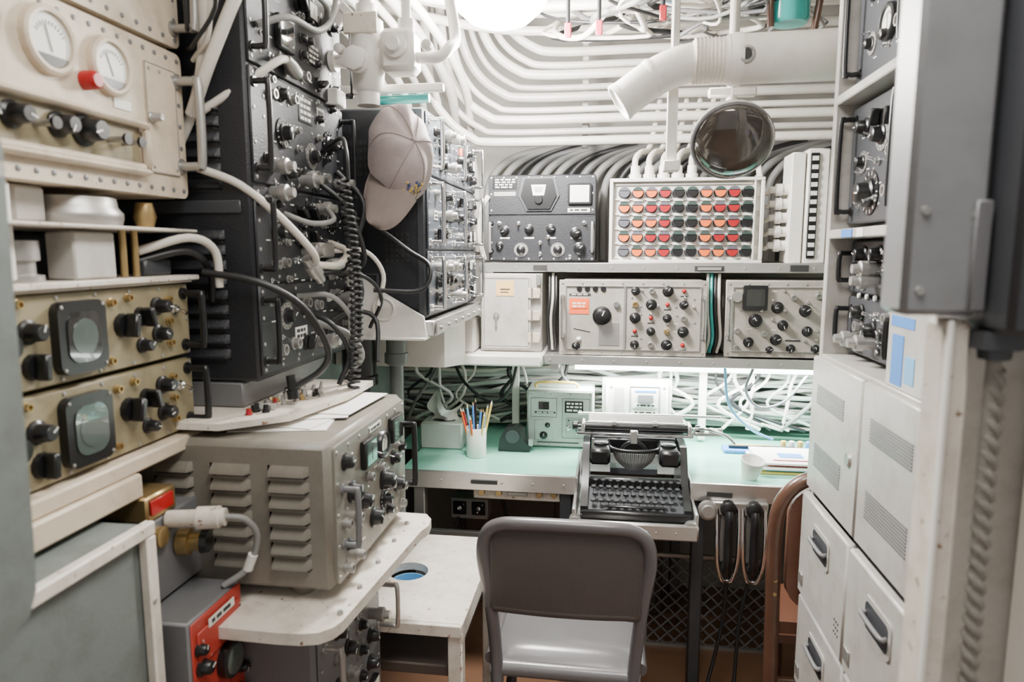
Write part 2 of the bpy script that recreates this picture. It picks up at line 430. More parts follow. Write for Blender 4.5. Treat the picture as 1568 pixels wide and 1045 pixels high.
# ---- grey locker door unit
b = MB('grey_wall_cabinet', FB(2.45))
b.box(-.46, -.235, 1.136, 1.42, -.3, 0, GREY, .004)
b.prism(rr(-.452,-.275,1.15,1.41,.012), 0, .012, GREY)
frame(b,-.446,-.281,1.156,1.404,.002,.012,.0128,MGREY,0)
for y in (1.19, 1.27, 1.35):
    b.box(-.285, -.24, y-.018, y+.018, .012, .017, CREAM, .002); b.cyl((-.27,y-.02,.017), (-.27,y+.02,.017), .004, STEEL, n=10)
b.box(-.40, -.335, 1.34, 1.395, .012, .0135, YELTAG); b.box(-.385,-.35,1.362,1.366,.0135,.014,TXT); b.box(-.385,-.355,1.352,1.355,.0135,.014,TXT)
b.lathe((-.40,1.27,.012), (0,0,1), [(0,.012),(.006,.010)], STEEL, 12); b.boxr(-.40, 1.25, .016, .022, .008, .045, 0, STEEL, .002)
b.box(-.255,-.238,1.38,1.42,.0,.02,ALU,.002)
b.done()

# ---- grey receivers
def greyrx(name, x0, x1, y0, y1):
    b = MB(name, FB(2.42))
    b.box(x0+.012, x1-.012, y0, y1, -.34, 0, RXGREY, .003)
    b.box(x0, x1, y0, y1, 0, .005, RXGREY, .002)
    edges(b, x0, x1, y0, y1, 8, 5, .004, STEEL, .012, .005)
    frame(b, x0+.022, x1-.022, y0+.02, y1-.02, .003, .005, .009, ALU, 0)
    handle(b, x0+.012, y0+.07, x0+.012, y1-.06, .04, .0055, CHROME, .005); handle(b, x1-.012, y0+.07, x1-.012, y1-.06, .04, .0055, CHROME, .005)
    return b
b = greyrx('communications_receiver', -.17, .34, 1.134, 1.40)
label(b, -.135, -.06, 1.345, 1.352, TXT, LTXT, 1, .005)
b.box(-.135, -.065, 1.28, 1.335, .005, .0065, ORTAG); label(b, -.13, -.07, 1.30, 1.325, ORTAG, FACE, 2, .0065)
knob(b, -.02, 1.275, .026, .03, z=.005); b.boxr(-.09, 1.222, .005, .0058, .06, .003, -.2, TXT)
b.box(-.03, .04, 1.17, 1.25, .005, .0065, STEEL)
b.lathe((.03,1.315,.005),(0,0,1),[(0,.012),(.01,.010)],CHROME,12)
b.box(.055,.062,1.155,1.38,.005,.010,ALU)
for i in range(4): b.lathe((-.10+i*.028,1.368,.005),(0,0,1),[(0,.010),(.004,.008)],BLK,12)
for j in range(5):
    for i in range(4):
        x = .095+i*.055; y = 1.175+j*.047
        k = (i*3+j*5) % 4
        if k == 0: knob(b, x, y, .012, .018, z=.005)
        elif k == 1: lampi(b, x, y, .006, REDK, .005); b.box(x-.012,x+.012,y-.02,y-.016,.005,.0056,TXT)
        elif k == 2: knob(b, x, y, .015, .02, z=.005)
        else: jack(b, x, y, .009, .012, BRASS if j % 2 else STEEL, .005)
field(b,.07,.31,1.15,1.38,8,8,88,.7,'..t..s-',z=.005)
lampi(b, -.10, 1.19, .007, FACE, .005); knob(b, -.11, 1.165, .012, .016, z=.005)
b.done()
b = greyrx('grey_test_set', .40, .86, 1.138, 1.40)
b.prism(rr(.455,.535,1.30,1.385,.006), .005, .02, BLK); b.prism(rr(.465,.525,1.315,1.372,.004), .02, .0215, DGLASS)
b.lathe((.435,1.345,.005),(0,0,1),[(0,.02),(.012,.018)],STEEL,14)
for x, y, r in ((.50,1.265,.018),(.57,1.31,.016),(.59,1.25,.014),(.57,1.20,.015),(.66,1.30,.016),(.67,1.23,.014),(.48,1.19,.014),(.55,1.165,.010),(.62,1.17,.012),(.70,1.17,.012),(.74,1.27,.018),(.80,1.2,.016)):
    knob(b, x, y, r, r*1.4, z=.005)
for x, y in ((.44,1.23),(.53,1.22),(.62,1.345),(.70,1.35),(.44,1.17),(.77,1.34)): jack(b, x, y, .009, .014, STEEL, .005)
field(b,.43,.72,1.15,1.38,8,7,89,.7,'...t.s-',z=.005)
b.box(.60,.65,1.195,1.20,.005,.006,TXT)
b.done()

b = MB('vertical_cable_run')
for i in range(4):
    x = .350+i*.013
    b.tube([(x,2.50,1.14),(x+.006,2.47,1.2),(x-.004,2.46,1.3),(x,2.5,1.42)], .0055, [CABG, TEAL, CABK, CABW][i])
b.done()
b = MB('vertical_cable_run')
for i in range(3):
    x = -.212+i*.012
    b.tube([(x,2.5,1.14),(x-.004,2.47,1.25),(x+.003,2.46,1.33),(x,2.5,1.42)], .005, [CABK, CABW, CABK][i])
b.done()

b = MB('undershelf_fluorescent_lamp')
b.box(-.15, .85, 2.56, 2.62, 1.075, 1.098, WHITE, .004)
b.cyl((-.12,2.59,1.062), (.82,2.59,1.062), .011, TUBEE)
b.done()

# ================================================================== CABLES BEHIND DESK
b = MB('desk_cable_bundle')
r = random.Random(3)
for k in range(58):
    z = .80+.0055*k+r.uniform(-.02, .02); y = 2.93-.16*r.random()
    n = 9; amp = r.uniform(.01, .05)
    pts = [(-1.0+2.05*i/n, min(2.96, max(2.75, y+r.uniform(-.02, .02))), max(.775, min(1.085, z+amp*math.sin(i*1.1+k*.7)+r.uniform(-.015, .015)-(.06 if i < 3 else 0)*r.random()))) for i in range(n+1)]
    b.tube(pts, r.uniform(.005, .0105), r.choice([CABW, CABW, CABG, CABG, WHITE, CABG, CABY, CABY]), 10, 4)
for k in range(26):
    x = -.75+1.6*r.random()
    b.tube([(x,2.72,1.085),(x+r.uniform(-.05,.05),2.71,1.0),(x+r.uniform(-.12,.12),2.72,.9),(x+r.uniform(-.2,.2),2.74,.80)], r.uniform(.005,.009), r.choice([CABW, CABG, CABK, WHITE, WHITE, CABY]))
for x in (.36, -.38):
    b.box(x, x+.03, 2.70, 2.72, .76, 1.095, WHITE, .003)
b.done()
b = MB('loose_power_lead')
b.tube([(.42,2.5,1.09),(.44,2.5,.95),(.52,2.52,.86),(.62,2.6,.80)], .005, LBLUE)
b.tube([(.52,2.5,1.09),(.50,2.52,1.0),(.56,2.56,.93),(.66,2.6,.95),(.74,2.62,1.05)], .005, MGREY)
b.tube([(-.33,2.5,1.09),(-.36,2.48,.98),(-.44,2.55,.92),(-.55,2.6,.98),(-.62,2.7,1.05)], .006, CABK)
b.done()

# ================================================================== DESK
b = MB('mint_top_desk')
def top(x0, x1, y0, y1):
    b.box(x0, x1, y0, y1, .725, .75, MINT, .002)
top(-.70, -.095, 2.215, 2.53); top(-.80, 1.1, 2.53, 2.98); top(.285, 1.1, 2.215, 2.53)
def trim(x0, x1, y0, y1, z0=.69, z1=.753): b.box(x0, x1, y0, y1, z0, z1, ALU, .003)
trim(-.705, -.09, 2.203, 2.215); trim(.28, 1.1, 2.203, 2.215)
trim(-.097, -.088, 2.203, 2.53, .63, .753); trim(.276, .285, 2.203, 2.53, .63, .753)
trim(-.088, .276, 2.52, 2.53, .67, .753)
for i in range(6): b.lathe((-.66+i*.105, 2.203, .72), (0,-1,0), [(0,.005),(.002,.004)], STEEL, 10)
b.box(-.45, -.36, 2.198, 2.203, .715, .728, TXT)
b.box(.33, .41, 2.198, 2.203, .71, .725, TXT)
b.box(-.088, .276, 2.06, 2.52, .645, .66, ALU, .003)
b.box(-.10, .288, 2.045, 2.06, .615, .668, ALU, .006)
b.box(-.10, -.088, 2.06, 2.21, .62, .70, ALU, .003); b.box(.276, .288, 2.06, 2.21, .62, .70, ALU, .003)
for x in (-.09, .265):
    b.cyl((x,2.09,.655),(x,2.05,.655),.02,ALU)
for i in range(5): b.lathe((-.02+i*.06, 2.045, .64), (0,-1,0), [(0,.004),(.002,.003)], STEEL, 10)
for x in (-.64, -.13, .31, 1.05):
    b.box(x-.02, x+.02, 2.225, 2.265, 0, .725, STEEL if x < -.5 else DKGREY, .004)
    b.box(x-.02, x+.02, 2.90, 2.94, 0, .725, MGREY, .004)
b.box(-.62, -.11, 2.25, 2.27, .50, .52, STEEL, .003)
b.box(-.45, -.14, 2.235, 2.50, .65, .70, OFFW, .004)
for x in (-.42,-.36,-.22,-.17): b.lathe((x,2.235,.675),(0,-1,0),[(0,.012),(.008,.010)],BRASS,10)
b.box(-.33,-.26,2.228,2.236,.668,.682,STEEL,.002)
b.done()

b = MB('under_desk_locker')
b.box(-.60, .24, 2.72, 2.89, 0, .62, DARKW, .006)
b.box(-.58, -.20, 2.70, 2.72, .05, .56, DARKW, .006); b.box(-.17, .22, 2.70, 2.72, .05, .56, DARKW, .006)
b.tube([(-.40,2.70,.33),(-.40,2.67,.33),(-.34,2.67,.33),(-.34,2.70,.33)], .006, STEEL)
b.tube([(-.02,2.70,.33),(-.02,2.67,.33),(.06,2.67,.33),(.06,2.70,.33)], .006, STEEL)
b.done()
b = MB('telephone_junction_box', FB(2.36))
b.box(-.56, -.42, .522, .60, -.08, 0, STEEL, .004); b.box(-.55,-.50,.54,.59,0,.006,BLK,.002); b.box(-.48,-.43,.54,.59,0,.006,BLK,.002)
for x in (-.525,-.455): toggle(b, x, .565, .006); screw(b,x+.015,.58,.003,STEEL,.006)
b.tube([(-.53,.53,-.0),(-.54,.46,-.0),(-.46,.38,-.03),(-.3,.3,-.1)], .006, CABK)
b.tube([(-.45,.60,-.04),(-.44,.63,-.02),(-.38,.61,-.03),(-.36,.52,-.05)], .006, CABK)
b.done()
b = MB('mesh_grate')
gx0, gx1, gz1 = .17, .64, .36
nx, nz = 9, 7; dx = (gx1-gx0)/nx; dz = gz1/nz
for i in range(nx):
    for j in range(nz):
        cx = gx0+dx*(i+.5); cz = dz*(j+.5)
        for sx in (-1, 1):
            for sz in (-1, 1):
                b.tube([(cx+sx*dx/2, 2.50, cz), (cx, 2.505, cz+sz*dz/2)], .0035, MGREY, 6, 1)
b.box(gx0-.01, gx0, 2.495, 2.51, 0, gz1, STEEL); b.box(gx1, gx1+.01, 2.495, 2.51, 0, gz1, STEEL)
b.box(gx0, gx1, 2.495, 2.51, gz1, gz1+.012, STEEL); b.box(gx0, gx1, 2.495, 2.51, 0, .012, STEEL)
b.done()

b = MB('twin_telephone_handset_rack', FB(2.19))
b.box(.345, .52, .655, .70, -.01, .01, STEEL, .004)
b.lathe((.33,.675,.01),(0,0,1),[(0,.03),(.02,.03),(.022,.022),(.03,.02)],STEEL,18)
for x in (.395, .475):
    b.tube([(x,.675,.03),(x,.65,.04),(x,.58,.036),(x,.51,.04),(x,.475,.03)], .014, BLK, 12, 4)
    b.lathe((x,.68,.0),(0,0,1),[(0,.026),(.025,.026),(.03,.02)],BLK,16)
    b.lathe((x,.475,.0),(0,0,1),[(0,.028),(.025,.028),(.03,.022)],BLK,16)
    for s in (-.034, .034):
        b.tube([(x+s,.69,.0),(x+s,.60,.025),(x+s*.9,.51,.03),(x+s*.5,.45,.03),(x,.44,.02)], .0075, CHROME)
    b.box(x-.02,x+.02,.45,.66,-.01,.004,STEEL,.003)
b.tube([(.40,.45,.01),(.39,.3,.02),(.35,.12,.05),(.30,.02,.12)], .006, CABK); b.tube([(.47,.45,.01),(.44,.3,.03),(.42,.10,.08),(.36,.015,.2),(.25,.015,.28),(.2,.015,.22)], .006, CABK)
b.done()

# ================================================================== TYPEWRITER
b = MB('typewriter')
SP = [(2.085,.662),(2.085,.70),(2.12,.712),(2.20,.745),(2.245,.82),(2.27,.85),(2.42,.855),(2.43,.83),(2.43,.662)]
TL = fr((0,1,0),(0,0,1),(1,0,0),(0,0,0))
b.prism(SP, -.075, -.052, BLK, TL); b.prism(SP, .247, .27, BLK, TL)
b.box(-.075, .27, 2.075, 2.092, .662, .69, BLK, .005)
b.box(-.052, .247, 2.092, 2.43, .662, .672, BLK)
b.prism([(2.09,.672),(2.20,.672),(2.20,.725),(2.09,.685)], -.052, .247, DKGREY, TL)
for j in range(4):
    y = 2.108+j*.026; z = .712+j*.013
    for i in range(12 if j else 11):
        x = -.035+i*.0242+(j % 2)*.006
        b.lathe((x,y,z), (0,-.25,1), [(0,.0085),(.003,.0095),(.005,.009)], BLK, 12)
        b.lathe((x,y-.001,z+.0048), (0,-.25,1), [(0,.0062),(.0006,.0062)], DKGREY, 12)
        b.tube([(x,y,z),(x,y+.006,z-.02)], .0015, STEEL, 6, 1)
b.box(.0, .19, 2.088, 2.10, .697, .704, BLK, .003)
b.box(-.052, .247, 2.205, 2.225, .672, .755, BLK, .006)
b.box(-.052, .018, 2.225, 2.40, .79, .845, BLK, .01); b.box(.178, .247, 2.225, 2.40, .79, .845, BLK, .01)
b.box(-.052, .247, 2.36, 2.42, .79, .85, BLK, .008)
b.box(.018,.178,2.30,2.36,.74,.76,DKGREY)
for i in range(33):
    a = math.radians(185+170*i/32)
    c, s = math.cos(a), math.sin(a)
    b.tube([(.098+c*.026, 2.285+s*.012, .765), (.098+c*.06, 2.285+s*.030, .795), (.098+c*.078, 2.29+s*.044, .838)], .0019, STEEL if i % 2 else MGREY, 6, 2)
b.tube([(.098+.082*math.cos(math.radians(a)), 2.29+.052*math.sin(math.radians(a)), .838) for a in range(180, 361, 15)], .006, BLK)
b.tube([(.098+.045*math.cos(math.radians(a)), 2.335, .80+.045*math.sin(math.radians(a))) for a in range(10, 171, 16)], .006, BLK)
b.box(.085,.111,2.325,2.345,.84,.885,STEEL,.003)
for x in (-.015, .211): b.lathe((x,2.29,.845),(0,0,1),[(0,.026),(.008,.026),(.012,.02)],BLK,18)
b.box(-.10, .30, 2.335, 2.352, .862, .873, CHROME, .002); b.box(-.10, .32, 2.40, 2.43, .855, .868, CHROME, .002)
b.cyl((-.075,2.375,.885), (.285,2.375,.885), .017, BLK, n=20)
for x, sg in ((-.078,-1),(.288,1)):
    b.box(x-.006, x+.006, 2.34, 2.42, .858, .905, STEEL, .004)
    b.lathe((x,2.375,.885),(sg,0,0),[(0,.006),(.02,.006),(.021,.016),(.035,.016),(.038,.012)],BLK,16)
b.prism([(2.40,.885),(2.405,.885),(2.425,.918),(2.42,.918)], -.06, .27, STEEL, TL)
b.cyl((-.06,2.352,.907), (.27,2.352,.907), .004, CHROME)
for x in (.03,.17): b.lathe((x-.008,2.352,.907),(1,0,0),[(0,.009),(.016,.009)],STEEL,12)
b.cyl((-.10,2.43,.918),(.40,2.43,.918),.005,CHROME)
b.box(.305, .40, 2.35, 2.42, .868, .882, STEEL, .003); b.tube([(.30,2.36,.89),(.34,2.33,.90),(.40,2.31,.885),(.43,2.30,.86)], .005, CHROME)
for x in (.33,.36,.39): b.lathe((x,2.36,.882),(0,0,1),[(0,.009),(.014,.008)],STEEL,12)
b.lathe((-.04,2.20,.86),(0,0,1),[(0,.004),(.03,.004)],CHROME,10)
b.done()

# ================================================================== DESK ITEMS
b = MB('tissue_box')
b.box(-.70, -.54, 2.47, 2.58, .751, .85, TISSUE, .004)
b.prism([(-.62+.045*math.cos(a), 2.525+.025*math.sin(a)) for a in [k*6.283/12 for k in range(12)]], .85, .8515, TXT)
def tf(u, v):
    return (-.675+.115*u+.014*math.sin(v*5+u*3), 2.525+.035*math.sin(u*9)*(.4+v)+.012*math.sin(v*7), .85+v*(.085+.025*math.sin(u*7))*math.sin(min(1, .35+u*1.1)*math.pi*.75))
b.grid(tf, 16, 8, PAPER)
b.done()
b = MB('pencil_cup')
b.lathe((-.47,2.40,.751),(0,0,1),[(0,.034),(.003,.036),(.108,.038),(.11,.037),(.108,.034),(.01,.032)],WHITE,24)
for i in range(14):
    a = i*.9; rr_ = .018+.012*(i % 2)
    p0 = V((-.47+rr_*math.cos(a)*.6, 2.40+rr_*math.sin(a)*.6, .765)); p1 = V((-.47+rr_*1.9*math.cos(a), 2.40+rr_*1.6*math.sin(a), .90+.06*((i*7) % 5)/5))
    c = [BLUE, YEL, BLK, CRED, LBLUE, ORANGE][i % 6]
    b.cyl(p0, p1, .0038, c, n=8); d = (p1-p0).normalized()
    b.cyl(p1, p1+d*.012, .0038, FACE if i % 2 else BRASS, .0008, 8)
b.done()
b = MB('tape_dispenser')
b.prism([(-.40,.752),(-.28,.752),(-.28,.775),(-.30,.79),(-.305,.835),(-.325,.85),(-.37,.845),(-.395,.80)], -.02, .03, BLK, FB(2.50))
b.lathe((-.345,2.47,.81),(0,-1,0),[(-.004,.026),(.004,.026)],DKGREY,20)
b.box(-.285,-.27,2.47,2.52,.775,.80,STEEL)
b.done()
b = MB('pale_grey_radio_set', FB(2.55))
b.box(-.30, -.045, .752, .975, -.16, 0, GREYL, .004)
b.box(-.295, -.05, .757, .97, 0, .004, GREYL, .002)
b.box(-.255,-.215,.90,.93,.004,.006,DGLASS); label(b, -.27,-.19,.885,.892,TXT,LTXT,1,.004)
label(b, -.155, -.085, .89, .935, BLK, FACE, 3, .004)
b.box(-.27,-.20,.78,.86,.004,.008,GREYL,.002); knob(b,-.235,.80,.012,.014,z=.008); knob(b,-.22,.84,.008,.01,z=.008)
b.box(-.15,-.075,.80,.87,.004,.006,STEEL,.001); knob(b,-.10,.835,.015,.02,z=.006); toggle(b,-.14,.835,.006); screw(b,-.14,.86,.003,BLK,.006)
b.box(-.26,-.10,.770,.774,.004,.005,TXT)
frame(b,-.285,-.185,.87,.945,.0015,.004,.0045,TXT,0); frame(b,-.165,-.06,.79,.945,.0015,.004,.0045,TXT,0)
edges(b, -.295,-.05,.757,.97,4,3,.004,STEEL,.01,.004)
b.tube([(-.27,.975,-.05),(-.26,.995,-.05),(-.12,.995,-.05),(-.11,.975,-.05)], .005, YEL, 10, 2)
b.done()
b = MB('white_fuse_box', FB(2.64))
b.box(-.015, .25, .752, 1.01, -.04, .0, GREY, .005)
b.box(.0, .235, .80, 1.0, 0, .02, WHITE, .006)
frame(b,.09,.205,.86,.985,.003,.02,.022,MGREY,0)
b.box(.10,.195,.90,.975,.02,.024,FACE,.001); b.box(.12,.18,.922,.955,.024,.03,MGREY,.002); label(b,.11,.19,.905,.918,FACE,TXT,1,.024); b.box(.11,.19,.962,.970,.024,.025,BLUE)
label(b,.10,.195,.865,.89,FACE,TXT,2,.02)
for x,y in ((.02,.83),(.02,.98),(.22,.83),(.22,.98)): screw(b,x,y,.005,STEEL,.02)
b.box(.03,.07,.83,.98,.02,.022,GREY,.001)
b.done()
b = MB('magazine_stack')
for i,(m,dx_,w) in enumerate(((YEL,0,.30),(LBLUE,.02,.26),(PAPER,-.01,.28),(CRED,.03,.22),(PAPER,.0,.27))):
    b.box(.52+dx_, .52+dx_+w, 2.33+dx_*.5, 2.53+dx_*.3, .751+i*.008, .758+i*.008, m, .001)
b.box(.57,.70,2.36,2.37,.791,.7915,CRED); b.box(.60,.68,2.40,2.45,.791,.7915,BLUE)
b.done()
b = MB('pen_tray')
b.box(.44,.78,2.56,2.63,.751,.765,BLUE,.003)
b.cyl((.46,2.585,.772),(.70,2.59,.772),.006,BLK); b.cyl((.48,2.605,.772),(.62,2.60,.772),.005,YEL)
for i in range(4): b.lathe((.66+i*.03,2.60,.765),(0,0,1),[(0,.01),(.03,.01),(.032,.006)],[YEL,FACE,YEL,LBLUE][i],12)
b.done()
b = MB('paper_cup')
b.lathe((.475,2.28,.751),(.12,-.25,1),[(0,.024),(.02,.029),(.045,.034),(.07,.04),(.072,.037),(.05,.03),(.01,.022)],PAPER,15)
b.done()

# ================================================================== CHAIRS
b = MB('steel_office_chair')
c = -.095
pts = []
for sx, seq in ((-1, ((.165,1.57,.0),(.17,1.60,.2),(.178,1.655,.42),(.195,1.655,.60),(.212,1.645,.72),(.203,1.64,.782),(.17,1.635,.812),(.10,1.625,.822))), (1, ((.10,1.625,.822),(.17,1.635,.812),(.203,1.64,.782),(.212,1.645,.72),(.195,1.655,.60),(.178,1.655,.42),(.17,1.60,.2),(.165,1.57,.0)))):
    for x, y, z in seq: pts.append((c+sx*x, y, z))
b.tube(pts, .017, CHFR, 12, 5)
def pad(off):
    def f(u, v):
        x = c+(-.183+.366*u)*(1.0+.06*v); z = .585+.212*v
        e = (2*u-1)
        return (x, 1.648-.012*(1-e*e)-off+.012*(v*v), z)
    return f
b.grid(pad(.012), 16, 8, VINYL); b.grid(pad(-.012), 16, 8, VINYL)
P = [pad(0)(i/12, 0) for i in range(13)]+[pad(0)(1, j/6) for j in range(1, 7)]+[pad(0)(1-i/12, 1) for i in range(1, 13)]+[pad(0)(0, 1-j/6) for j in range(1, 7)]
b.tube(P, .0135, VINYL, 10, 2)
def seat(top):
    def f(u, v):
        x = c+(-.195+.39*u); y = 1.665+.385*v
        e = (2*u-1); z = .455-.02*abs(e)**6-.02*max(0, 1-v*7)**2*1.4-.02*max(0, (v-.85)*6)**2
        return (x, y, z if top else z-.03)
    return f
b.grid(seat(True), 18, 18, SEATV); b.grid(seat(False), 18, 18, SEATV)
b.tube([(c-.195,1.665,.405),(c+.195,1.665,.405)], .022, SEATV, 12, 1)
b.tube([(c-.195,1.67,.425),(c-.195,2.04,.43)], .018, CHFR, 12, 1); b.tube([(c+.195,1.67,.425),(c+.195,2.04,.43)], .018, CHFR, 12, 1)
b.tube([(c-.195,2.03,.425),(c+.195,2.03,.425)], .018, SEATV, 12, 1)
for sx in (-1, 1):
    b.tube([(c+sx*.18,2.01,.43),(c+sx*.185,2.02,.22),(c+sx*.19,2.03,.0)], .014, CHFR)
    b.tube([(c+sx*.17,1.60,.2),(c+sx*.187,2.02,.2)], .009, CHFR, 10, 1)
b.done()

b = MB('wooden_armchair')
c = .675
seq = [(.195,1.88,0),(.20,1.88,.3),(.205,1.88,.55),(.21,1.87,.74),(.195,1.86,.835),(.14,1.86,.890),(.05,1.86,.905)]
b.tube([(c-x,y,z) for x,y,z in seq]+[(c+x,y,z) for x,y,z in seq[::-1]], .020, WOOD, 12, 5)
b.prism(rr(c-.175,c+.175,.52,.865,.07), -.012, .018, LEATH, FB(1.882))
b.prism([(c-.19,1.91),(c+.19,1.91),(c+.15,2.12),(c+.10,2.15),(c-.10,2.15),(c-.15,2.12)], .42, .455, LEATH)
b.prism([(c-.195,1.90),(c+.195,1.90),(c+.155,2.125),(c+.10,2.155),(c-.10,2.155),(c-.155,2.125)], .395, .42, WOOD)
for sx in (-1,1):
    b.tube([(c+sx*.13,2.12,.40),(c+sx*.12,2.13,.2),(c+sx*.12,2.14,0)], .017, WOOD)
    b.tube([(c+sx*.198,1.89,.2),(c+sx*.12,2.13,.2)], .010, WOOD, 10, 1)
b.box(c-.2,c+.2,1.875,1.895,.25,.30,WOOD,.004)
for z in (.56,.60): b.lathe((c-.204,1.862,z),(0,-1,0),[(0,.006),(.003,.005)],BRASS,10)
b.done()

# ================================================================== LEFT SIDE
b = MB('equipment_rack_frame')
for y in (.66, 1.235, 1.785, 2.55):
    b.box(-1.22, -1.16, y-.02, y+.02, 0, 2.46, GREY, .004)
for z in (.5, .80, 1.10, 1.6, 2.2):
    b.box(-1.20, -1.16, .62, 2.6, z, z+.04, GREY, .004)
b.done()

# cream unit
b = MB('cream_transmitter_unit', FL(-.822))
x0, x1, y0, y1 = .66, 1.25, 1.60, 1.866
b.box(x0, x1, y0, y1, -.335, 0, CREAM, .01)
b.prism(rr(x0, x1, y0, y1, .015), 0, .012, CREAM)
edges(b, x0, x1, y0, y1, 19, 7, .0045, MGREY, .014, .012)
frame(b, .74, 1.13, 1.630, 1.722, .012, .012, .03, CREAM, .006)
b.box(.752, 1.118, 1.642, 1.71, .0121, .0128, OLIVE)
b.box(.752,1.118,1.638,1.650,.012,.026,CREAM,.004)
gauge(b, .93, 1.802, .043, .012, CREAM); gauge(b, 1.053, 1.797, .041, .012, CREAM); gauge(b,.80,1.805,.043,.012,CREAM)
b.lathe((1.0,1.763,.012),(0,0,1),[(0,.015),(.02,.014),(.024,.010)],REDK,14)
for x in (.80,.855,.935): knob(b, x, 1.685, .015, .032, BLK, .013)
knob(b, .985, 1.685, .019, .036, BLK, .013)
for x in (.895,1.04,1.075): b.cyl((x,1.68,.013),(x,1.68,.045),.005,STEEL); b.cyl((x,1.68,.045),(x,1.68,.05),.009,BLK)
b.box(1.14,1.225,1.64,1.83,.012,.015,CREAM,.001); frame(b,1.14,1.225,1.64,1.83,.0015,.015,.0155,MGREY,0)
for x,y in ((1.15,1.65),(1.215,1.65),(1.15,1.82),(1.215,1.82),(1.18,1.82)): screw(b,x,y,.003,STEEL,.015)
knob(b,1.15,1.735,.008,.022,STEEL,.015)
handle(b, 1.232, 1.66, 1.232, 1.815, .045, .0085, STEEL, .012)
b.box(1.06,1.10,1.735,1.75,.012,.014,FACE)
b.done()
b = MB('cream_transmitter_unit', FL(-.822))
b.box(.66, 1.25, 1.876, 2.12, -.335, 0, CREAM, .01)
b.prism(rr(.66,1.25,1.876,2.12,.015), 0, .012, CREAM)
edges(b,.66,1.25,1.876,2.12,17,7,.0045,MGREY,.014,.012)
gauge(b,.98,2.0,.045,.012); knob(b,1.1,1.95,.018,.03,z=.012); knob(b,1.15,2.03,.015,.025,z=.012); handle(b,1.232,1.91,1.232,2.08,.045,.008,STEEL,.012)
b.done()

b = MB('antenna_coupler_shelf')
b.box(-1.15, -.79, .645, 1.24, 1.445, 1.455, OFFW, .002)
b.box(-1.15, -.785, .645, 1.235, 1.535, 1.541, OFFW, .002)
b.box(-.90, -.82, .80, .86, 1.455, 1.598, WHITE, .006); b.box(-.93,-.85,.89,.95,1.542,1.597,GREY,.005)
b.lathe((-.88,1.03,1.542),(0,0,1),[(0,.075),(.012,.078),(.02,.078),(.03,.07),(.045,.068)],STEEL,28)
b.lathe((-.84,1.16,1.542),(0,0,1),[(0,.014),(.02,.02),(.045,.014)],BRASS,16)
b.lathe((-.84,.88,1.455),(0,0,1),[(0,.03),(.01,.03),(.012,.02),(.03,.02),(.032,.026),(.06,.026)],STEEL,18)
b.box(-.86,-.81,.95,1.04,1.456,1.53,GREY,.003)
b.box(-.85,-.82,1.125,1.20,1.456,1.485,DKGREY,.004)
b.box(-1.12,-1.0,.70,1.22,1.456,1.53,DKGREY,.004)
for y in (1.07,1.10): b.cyl((-.82,y,1.456),(-.82,y,1.535),.006,BRASS)
b.tube([(-.83,1.12,1.50),(-.775,1.19,1.525),(-.755,1.24,1.50),(-.755,1.25,1.43)], .008, CABW)
b.tube([(-.84,1.12,1.48),(-.785,1.2,1.50),(-.78,1.26,1.46),(-.79,1.28,1.40)], .007, CABK)
b.done()

def khaki(z0):
    b = MB('khaki_oscilloscope', FL(-.81))
    x0, x1, y0, y1 = .66, 1.22, z0, z0+.138
    b.box(x0, x1, y0, y1, -.33, 0, OLIVE, .004); b.box(x0, x1, y0+.002, y1-.002, 0, .005, OLIVE, .002)
    b.prism(rr(.885,.982,y0+.014,y1-.014,.018), .005, .020, BLK); b.prism(rr(.900,.967,y0+.03,y1-.03,.022), .020, .022, SCOPE if z0 < 1.25 else DGLASS)
    b.prism([(.933+.026*math.cos(t), y0+.069+.028*math.sin(t)) for t in [k*6.283/16 for k in range(16)]], .022, .0228, SCOPE)
    for x,y in ((.892,y0+.022),(.975,y0+.022),(.892,y1-.022),(.975,y1-.022)): screw(b,x,y,.003,STEEL,.020)
    knob(b,.845,y0+.085,.014,.028,z=.005); pknob(b,.85,y0+.035,.018,.028,z=.005,a=1.5)
    b.lathe((.80,y0+.07,.005),(0,0,1),[(0,.02),(.02,.018)],BLK,14)
    pknob(b,1.035,y0+.075,.019,.032,z=.005,a=1.4); pknob(b,1.08,y0+.085,.016,.03,z=.005,a=1.8)
    knob(b,1.125,y0+.10,.013,.028,z=.005); knob(b,1.125,y0+.05,.013,.025,z=.005); knob(b,1.08,y0+.035,.011,.022,z=.005)
    for x,y in ((1.01,y0+.115),(1.05,y0+.12),(1.155,y0+.07),(1.155,y0+.11),(1.0,y0+.02),(1.155,y0+.03),(.83,y0+.125)): jack(b,x,y,.006,.010,BRASS,.005)
    toggle(b,1.175,y0+.09,.005,1.2)
    handle(b, 1.203, y0+.02, 1.203, y1-.02, .04, .0065, BLK, .005)
    edges(b,x0,x1,y0,y1,8,3,.0035,STEEL,.008,.005)
    return b.done()
khaki(1.302); khaki(1.158)
b = MB('khaki_unit_tray')
b.box(-1.15, -.80, .64, 1.23, 1.441, 1.4445, OFFW, .001)
b.box(-1.15, -.782, .64, 1.29, 1.127, 1.155, CREAM, .004); b.box(-.80, -.775, .64, 1.02, 1.085, 1.127, CREAM, .004)
b.box(-1.15,-.80,.64,.68,1.085,1.127,CREAM,.004)
b.done()
b = MB('grey_steel_locker', FL(-.72))
b.box(.55, .935, .0, 1.075, -.42, 0, GREYG, .004)
b.box(.60, .905, .30, 1.055, 0, .008, GREYG, .004)
frame(b, .585, .945, .0, 1.078, .022, 0, .018, OFFW, .003)
for y in (.5,.95): screw(b,.93,y,.005,STEEL,.018)
b.done()
b = MB('near_equipment_cover')
